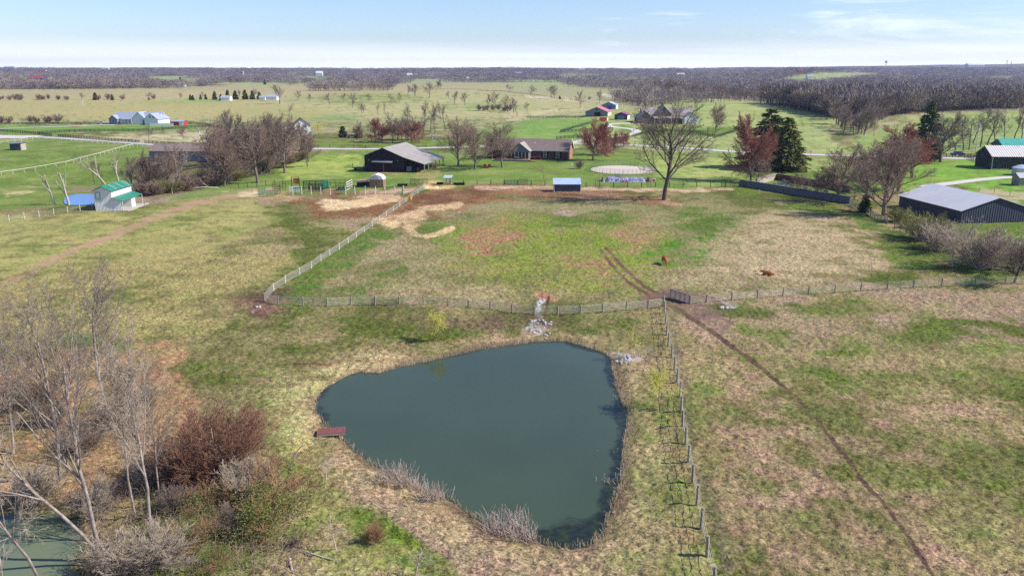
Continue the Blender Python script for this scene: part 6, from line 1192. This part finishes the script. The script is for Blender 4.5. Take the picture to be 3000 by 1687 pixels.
log('pile of bleached fallen limbs at the front of the creek thicket', 640, 552, 9, -70, .2, 505); log('bleached fallen limb among the left trees', 250, 1240, 5, -75, .12, 506); log('log lying across the leaf litter at left', 60, 1400, 7, -70, .14, 507, m_bark)
# ------------------------------------------------------------------ cattle
m_hide = mat('shaggy ginger hide', (.42, .16, .055), (.26, .09, .03), .95, 9, bump=.05); m_horn = mat('pale horn', (.62, .55, .42), None, .5)
def skin(name, verts, edges, radii, material, parent, sub=2):
    me = bpy.data.meshes.new(name); me.from_pydata(verts, edges, []); o = bpy.data.objects.new(name, me); link(o, parent)
    o.modifiers.new('skin', 'SKIN'); ss = o.modifiers.new('sub', 'SUBSURF'); ss.levels = sub; ss.render_levels = sub
    for i, r_ in enumerate(radii): me.skin_vertices[0].data[i].radius = r_ if isinstance(r_, tuple) else (r_, r_)
    me.skin_vertices[0].data[0].use_root = True; me.materials.append(material); return o
def cow(label, u, v, deg, lying=False, s=1.0):
    e = place('cow', label, 'cow', u, v, deg, 'highland cattle on the pasture'); e.scale = (s,) * 3
    if not lying:
        V = [(0,0,1.02),(.55,0,1.05),(-.55,0,1.02),(-.85,0,.98),(.95,0,.85),(1.15,0,.52),(1.28,0,.25),(.60,.24,.75),(.62,.25,.38),(.63,.25,.04),(.60,-.24,.75),(.56,-.25,.38),(.54,-.25,.04),(-.68,.24,.72),(-.80,.25,.40),(-.72,.25,.04),(-.66,-.24,.72),(-.76,-.25,.40),(-.70,-.25,.04),(-.98,0,.75),(-1.02,0,.35)]
        E = [(0,1),(0,2),(2,3),(1,4),(4,5),(5,6),(1,7),(7,8),(8,9),(1,10),(10,11),(11,12),(2,13),(13,14),(14,15),(2,16),(16,17),(17,18),(3,19),(19,20)]
        Rr = [(.40,.42),(.36,.42),(.36,.38),(.22,.24),(.22,.26),(.17,.19),(.10,.10),(.15,.17),(.085,.09),(.07,.07),(.15,.17),(.085,.09),(.07,.07),(.17,.19),(.09,.10),(.07,.07),(.17,.19),(.09,.10),(.07,.07),.04,.05]
        hx, hz = 1.12, .55
    else:
        V = [(0,0,.42),(.50,0,.46),(-.50,0,.40),(-.82,0,.34),(.85,0,.58),(1.12,0,.66),(1.38,0,.52),(.55,.34,.22),(.95,.36,.10),(.62,.40,.08),(.50,-.36,.20),(.92,-.40,.10),(.60,-.42,.08),(-.52,.40,.22),(-.1,.52,.12),(-.35,.56,.08),(-.5,-.36,.2),(-.1,-.5,.12),(-.86,.2,.14)]
        E = [(0,1),(0,2),(2,3),(1,4),(4,5),(5,6),(1,7),(7,8),(8,9),(1,10),(10,11),(11,12),(2,13),(13,14),(14,15),(2,16),(16,17),(3,18)]
        Rr = [(.40,.36),(.36,.34),(.36,.33),(.20,.2),(.22,.24),(.16,.17),(.10,.10),(.13,.13),(.08,.08),(.06,.06),(.13,.13),(.08,.08),(.06,.06),(.16,.16),(.09,.09),(.06,.06),(.15,.15),(.08,.08),.05]
        hx, hz = 1.12, .74
    body = skin('body', V, E, Rr, m_hide, e)
    for y in (-1, 1):
        S = [(np.array([hx, .1 * y, hz + .1]), np.array([hx + .02, .38 * y, hz + .16]), .045, .035, 0), (np.array([hx + .02, .38 * y, hz + .16]), np.array([hx + .05, .55 * y, hz + .38]), .035, .012, 0)]
        link(bpy.data.objects.new('horn', tube_mesh('horn', S, 6, m_horn, .01)), e); MB().ball((hx - .02, .22 * y, hz + .03), .06, .13, .05).build('ear', m_hide, e)
    return e
cow('shaggy ginger cow standing and grazing in the middle of the pasture', 1947, 774, -88, s=1.12); cow('shaggy ginger cow lying down on the dry grass at right', 2251, 806, 160, True, 1.05)
# ------------------------------------------------------------------ far buildings
def far_house(u, v, w, h, d, wall, roof, label, deg=0, cat='house', name='far_house', he=.62):
    w *= .7; e = place(name, label, cat, u, v, deg); gable_x(e, d, w, h * he, h, wall, roof, .4, .15, -w / 2, 0, -2); return e
m_redr = mat('red metal roof', (.38, .07, .07), (.30, .05, .05), .6)
for a in ((660,296,14,5.5,9,m_trim,m_greyr,'white bungalow behind the far evergreens'),(795,295,16,6,10,m_trim,m_greyr,'white ranch house beyond the middle pasture, larger one'),(768,294,9,4.5,7,m_trim,m_sroof,'white garage left of the far white ranch house'),(515,254,44,8,12,m_trim,m_trim,'long white trailer at the foot of the far woods'),(105,240,56,15,22,m_darkm,m_redr,'long dark barn with red roof in the far woods'),(75,240,16,8,10,m_trim,m_greyr,'small white building left of the far red-roofed barn'),(935,224,40,22,20,m_trim,m_trim,'white house on a far ridge'),(1200,229,26,16,16,m_trim,m_trim,'white house among the far woods'),(1218,228,16,14,14,m_trim,m_greyr,'white gabled house right next to the far ridge house'),(2344,214,26,11,16,m_redr,m_redr,'red barn on the green far ridge at right'),(2375,231,24,10,14,m_trim,m_greyr,'white shed on the green far slope at right'),(1520,222,36,14,16,m_trim,m_greyr,'pale far house in the woods right of centre'),(1995,226,40,14,16,m_cream,m_cream,'cream far house in the right woods'),(2860,199,120,24,40,m_trim,m_trim,'white sheds on the horizon at right'),(1705,210,50,16,20,m_trim,m_greyr,'white far house near the horizon'),(1370,239,10,12,8,m_trim,m_trim,'small white tower house in the far woods'),(305,208,60,16,24,m_trim,m_greyr,'pale far farm near the left horizon'),(125,213,40,14,20,m_cream,m_redr,'reddish far farm near the left horizon'),(24,203,110,20,40,m_trim,m_sroof,'white far building on the left horizon')):
    far_house(*a)
e = place('silo', 'tall tan silo rising from the far woods', 'silo', 713, 226, 0); P = e.location; hh = hgt(P, 210); MB().cyl((0, 0, -2), (0, 0, hh), hh * .14, n=14).build('shaft', m_cream, e); MB().cyl((0, 0, hh), (0, 0, hh * 1.08), hh * .14, hh * .05, n=14).build('cap', m_conc, e)
e = place('water_tower', 'thin water tower on the horizon at right', 'water tower', 2595, 200, 0); P = e.location; hh = 34 + P.y * math.tan(R(0.42)) - P.z; MB().cyl((0, 0, 0), (0, 0, hh), 2.5, 2, n=8).build('stem', m_trim, e); MB().ball((0, 0, hh), 9, 9, 6).build('tank', m_bluer, e)
for k, u in enumerate((2948, 2961)):
    e = place('radio_mast', '%s radio mast on the right horizon' % ('taller' if k == 0 else 'shorter'), 'mast', u, 198, 0, 'radio masts'); P = e.location; hh = 34 + P.y * math.tan(R(.55 - .12 * k)) - P.z; MB().cyl((0, 0, 0), (0, 0, hh), 2.2, 1.2, n=5).build('lattice', m_greyr, e); MB().bar((-4, 0, hh * .8), (4, 0, hh * .8), 1.2).build('antenna', m_greyr, e)
# ------------------------------------------------------------------ haze
hb = MB(); hb.box(-9000, 9000, -900, 11600, -60, 150); hm = bpy.data.materials.new('haze'); hm.use_nodes = True; nt = hm.node_tree; nt.nodes.clear(); ov = nt.nodes.new('ShaderNodeOutputMaterial'); pv = nt.nodes.new('ShaderNodeVolumePrincipled')
pv.inputs['Color'].default_value = (.50, .62, 1, 1); pv.inputs['Density'].default_value = .00007; pv.inputs['Anisotropy'].default_value = .3; nt.links.new(pv.outputs[0], ov.inputs['Volume'])
ho = hb.build('haze', hm); tag(ho, 'thin blue air haze over the whole countryside', None, None, 'stuff')
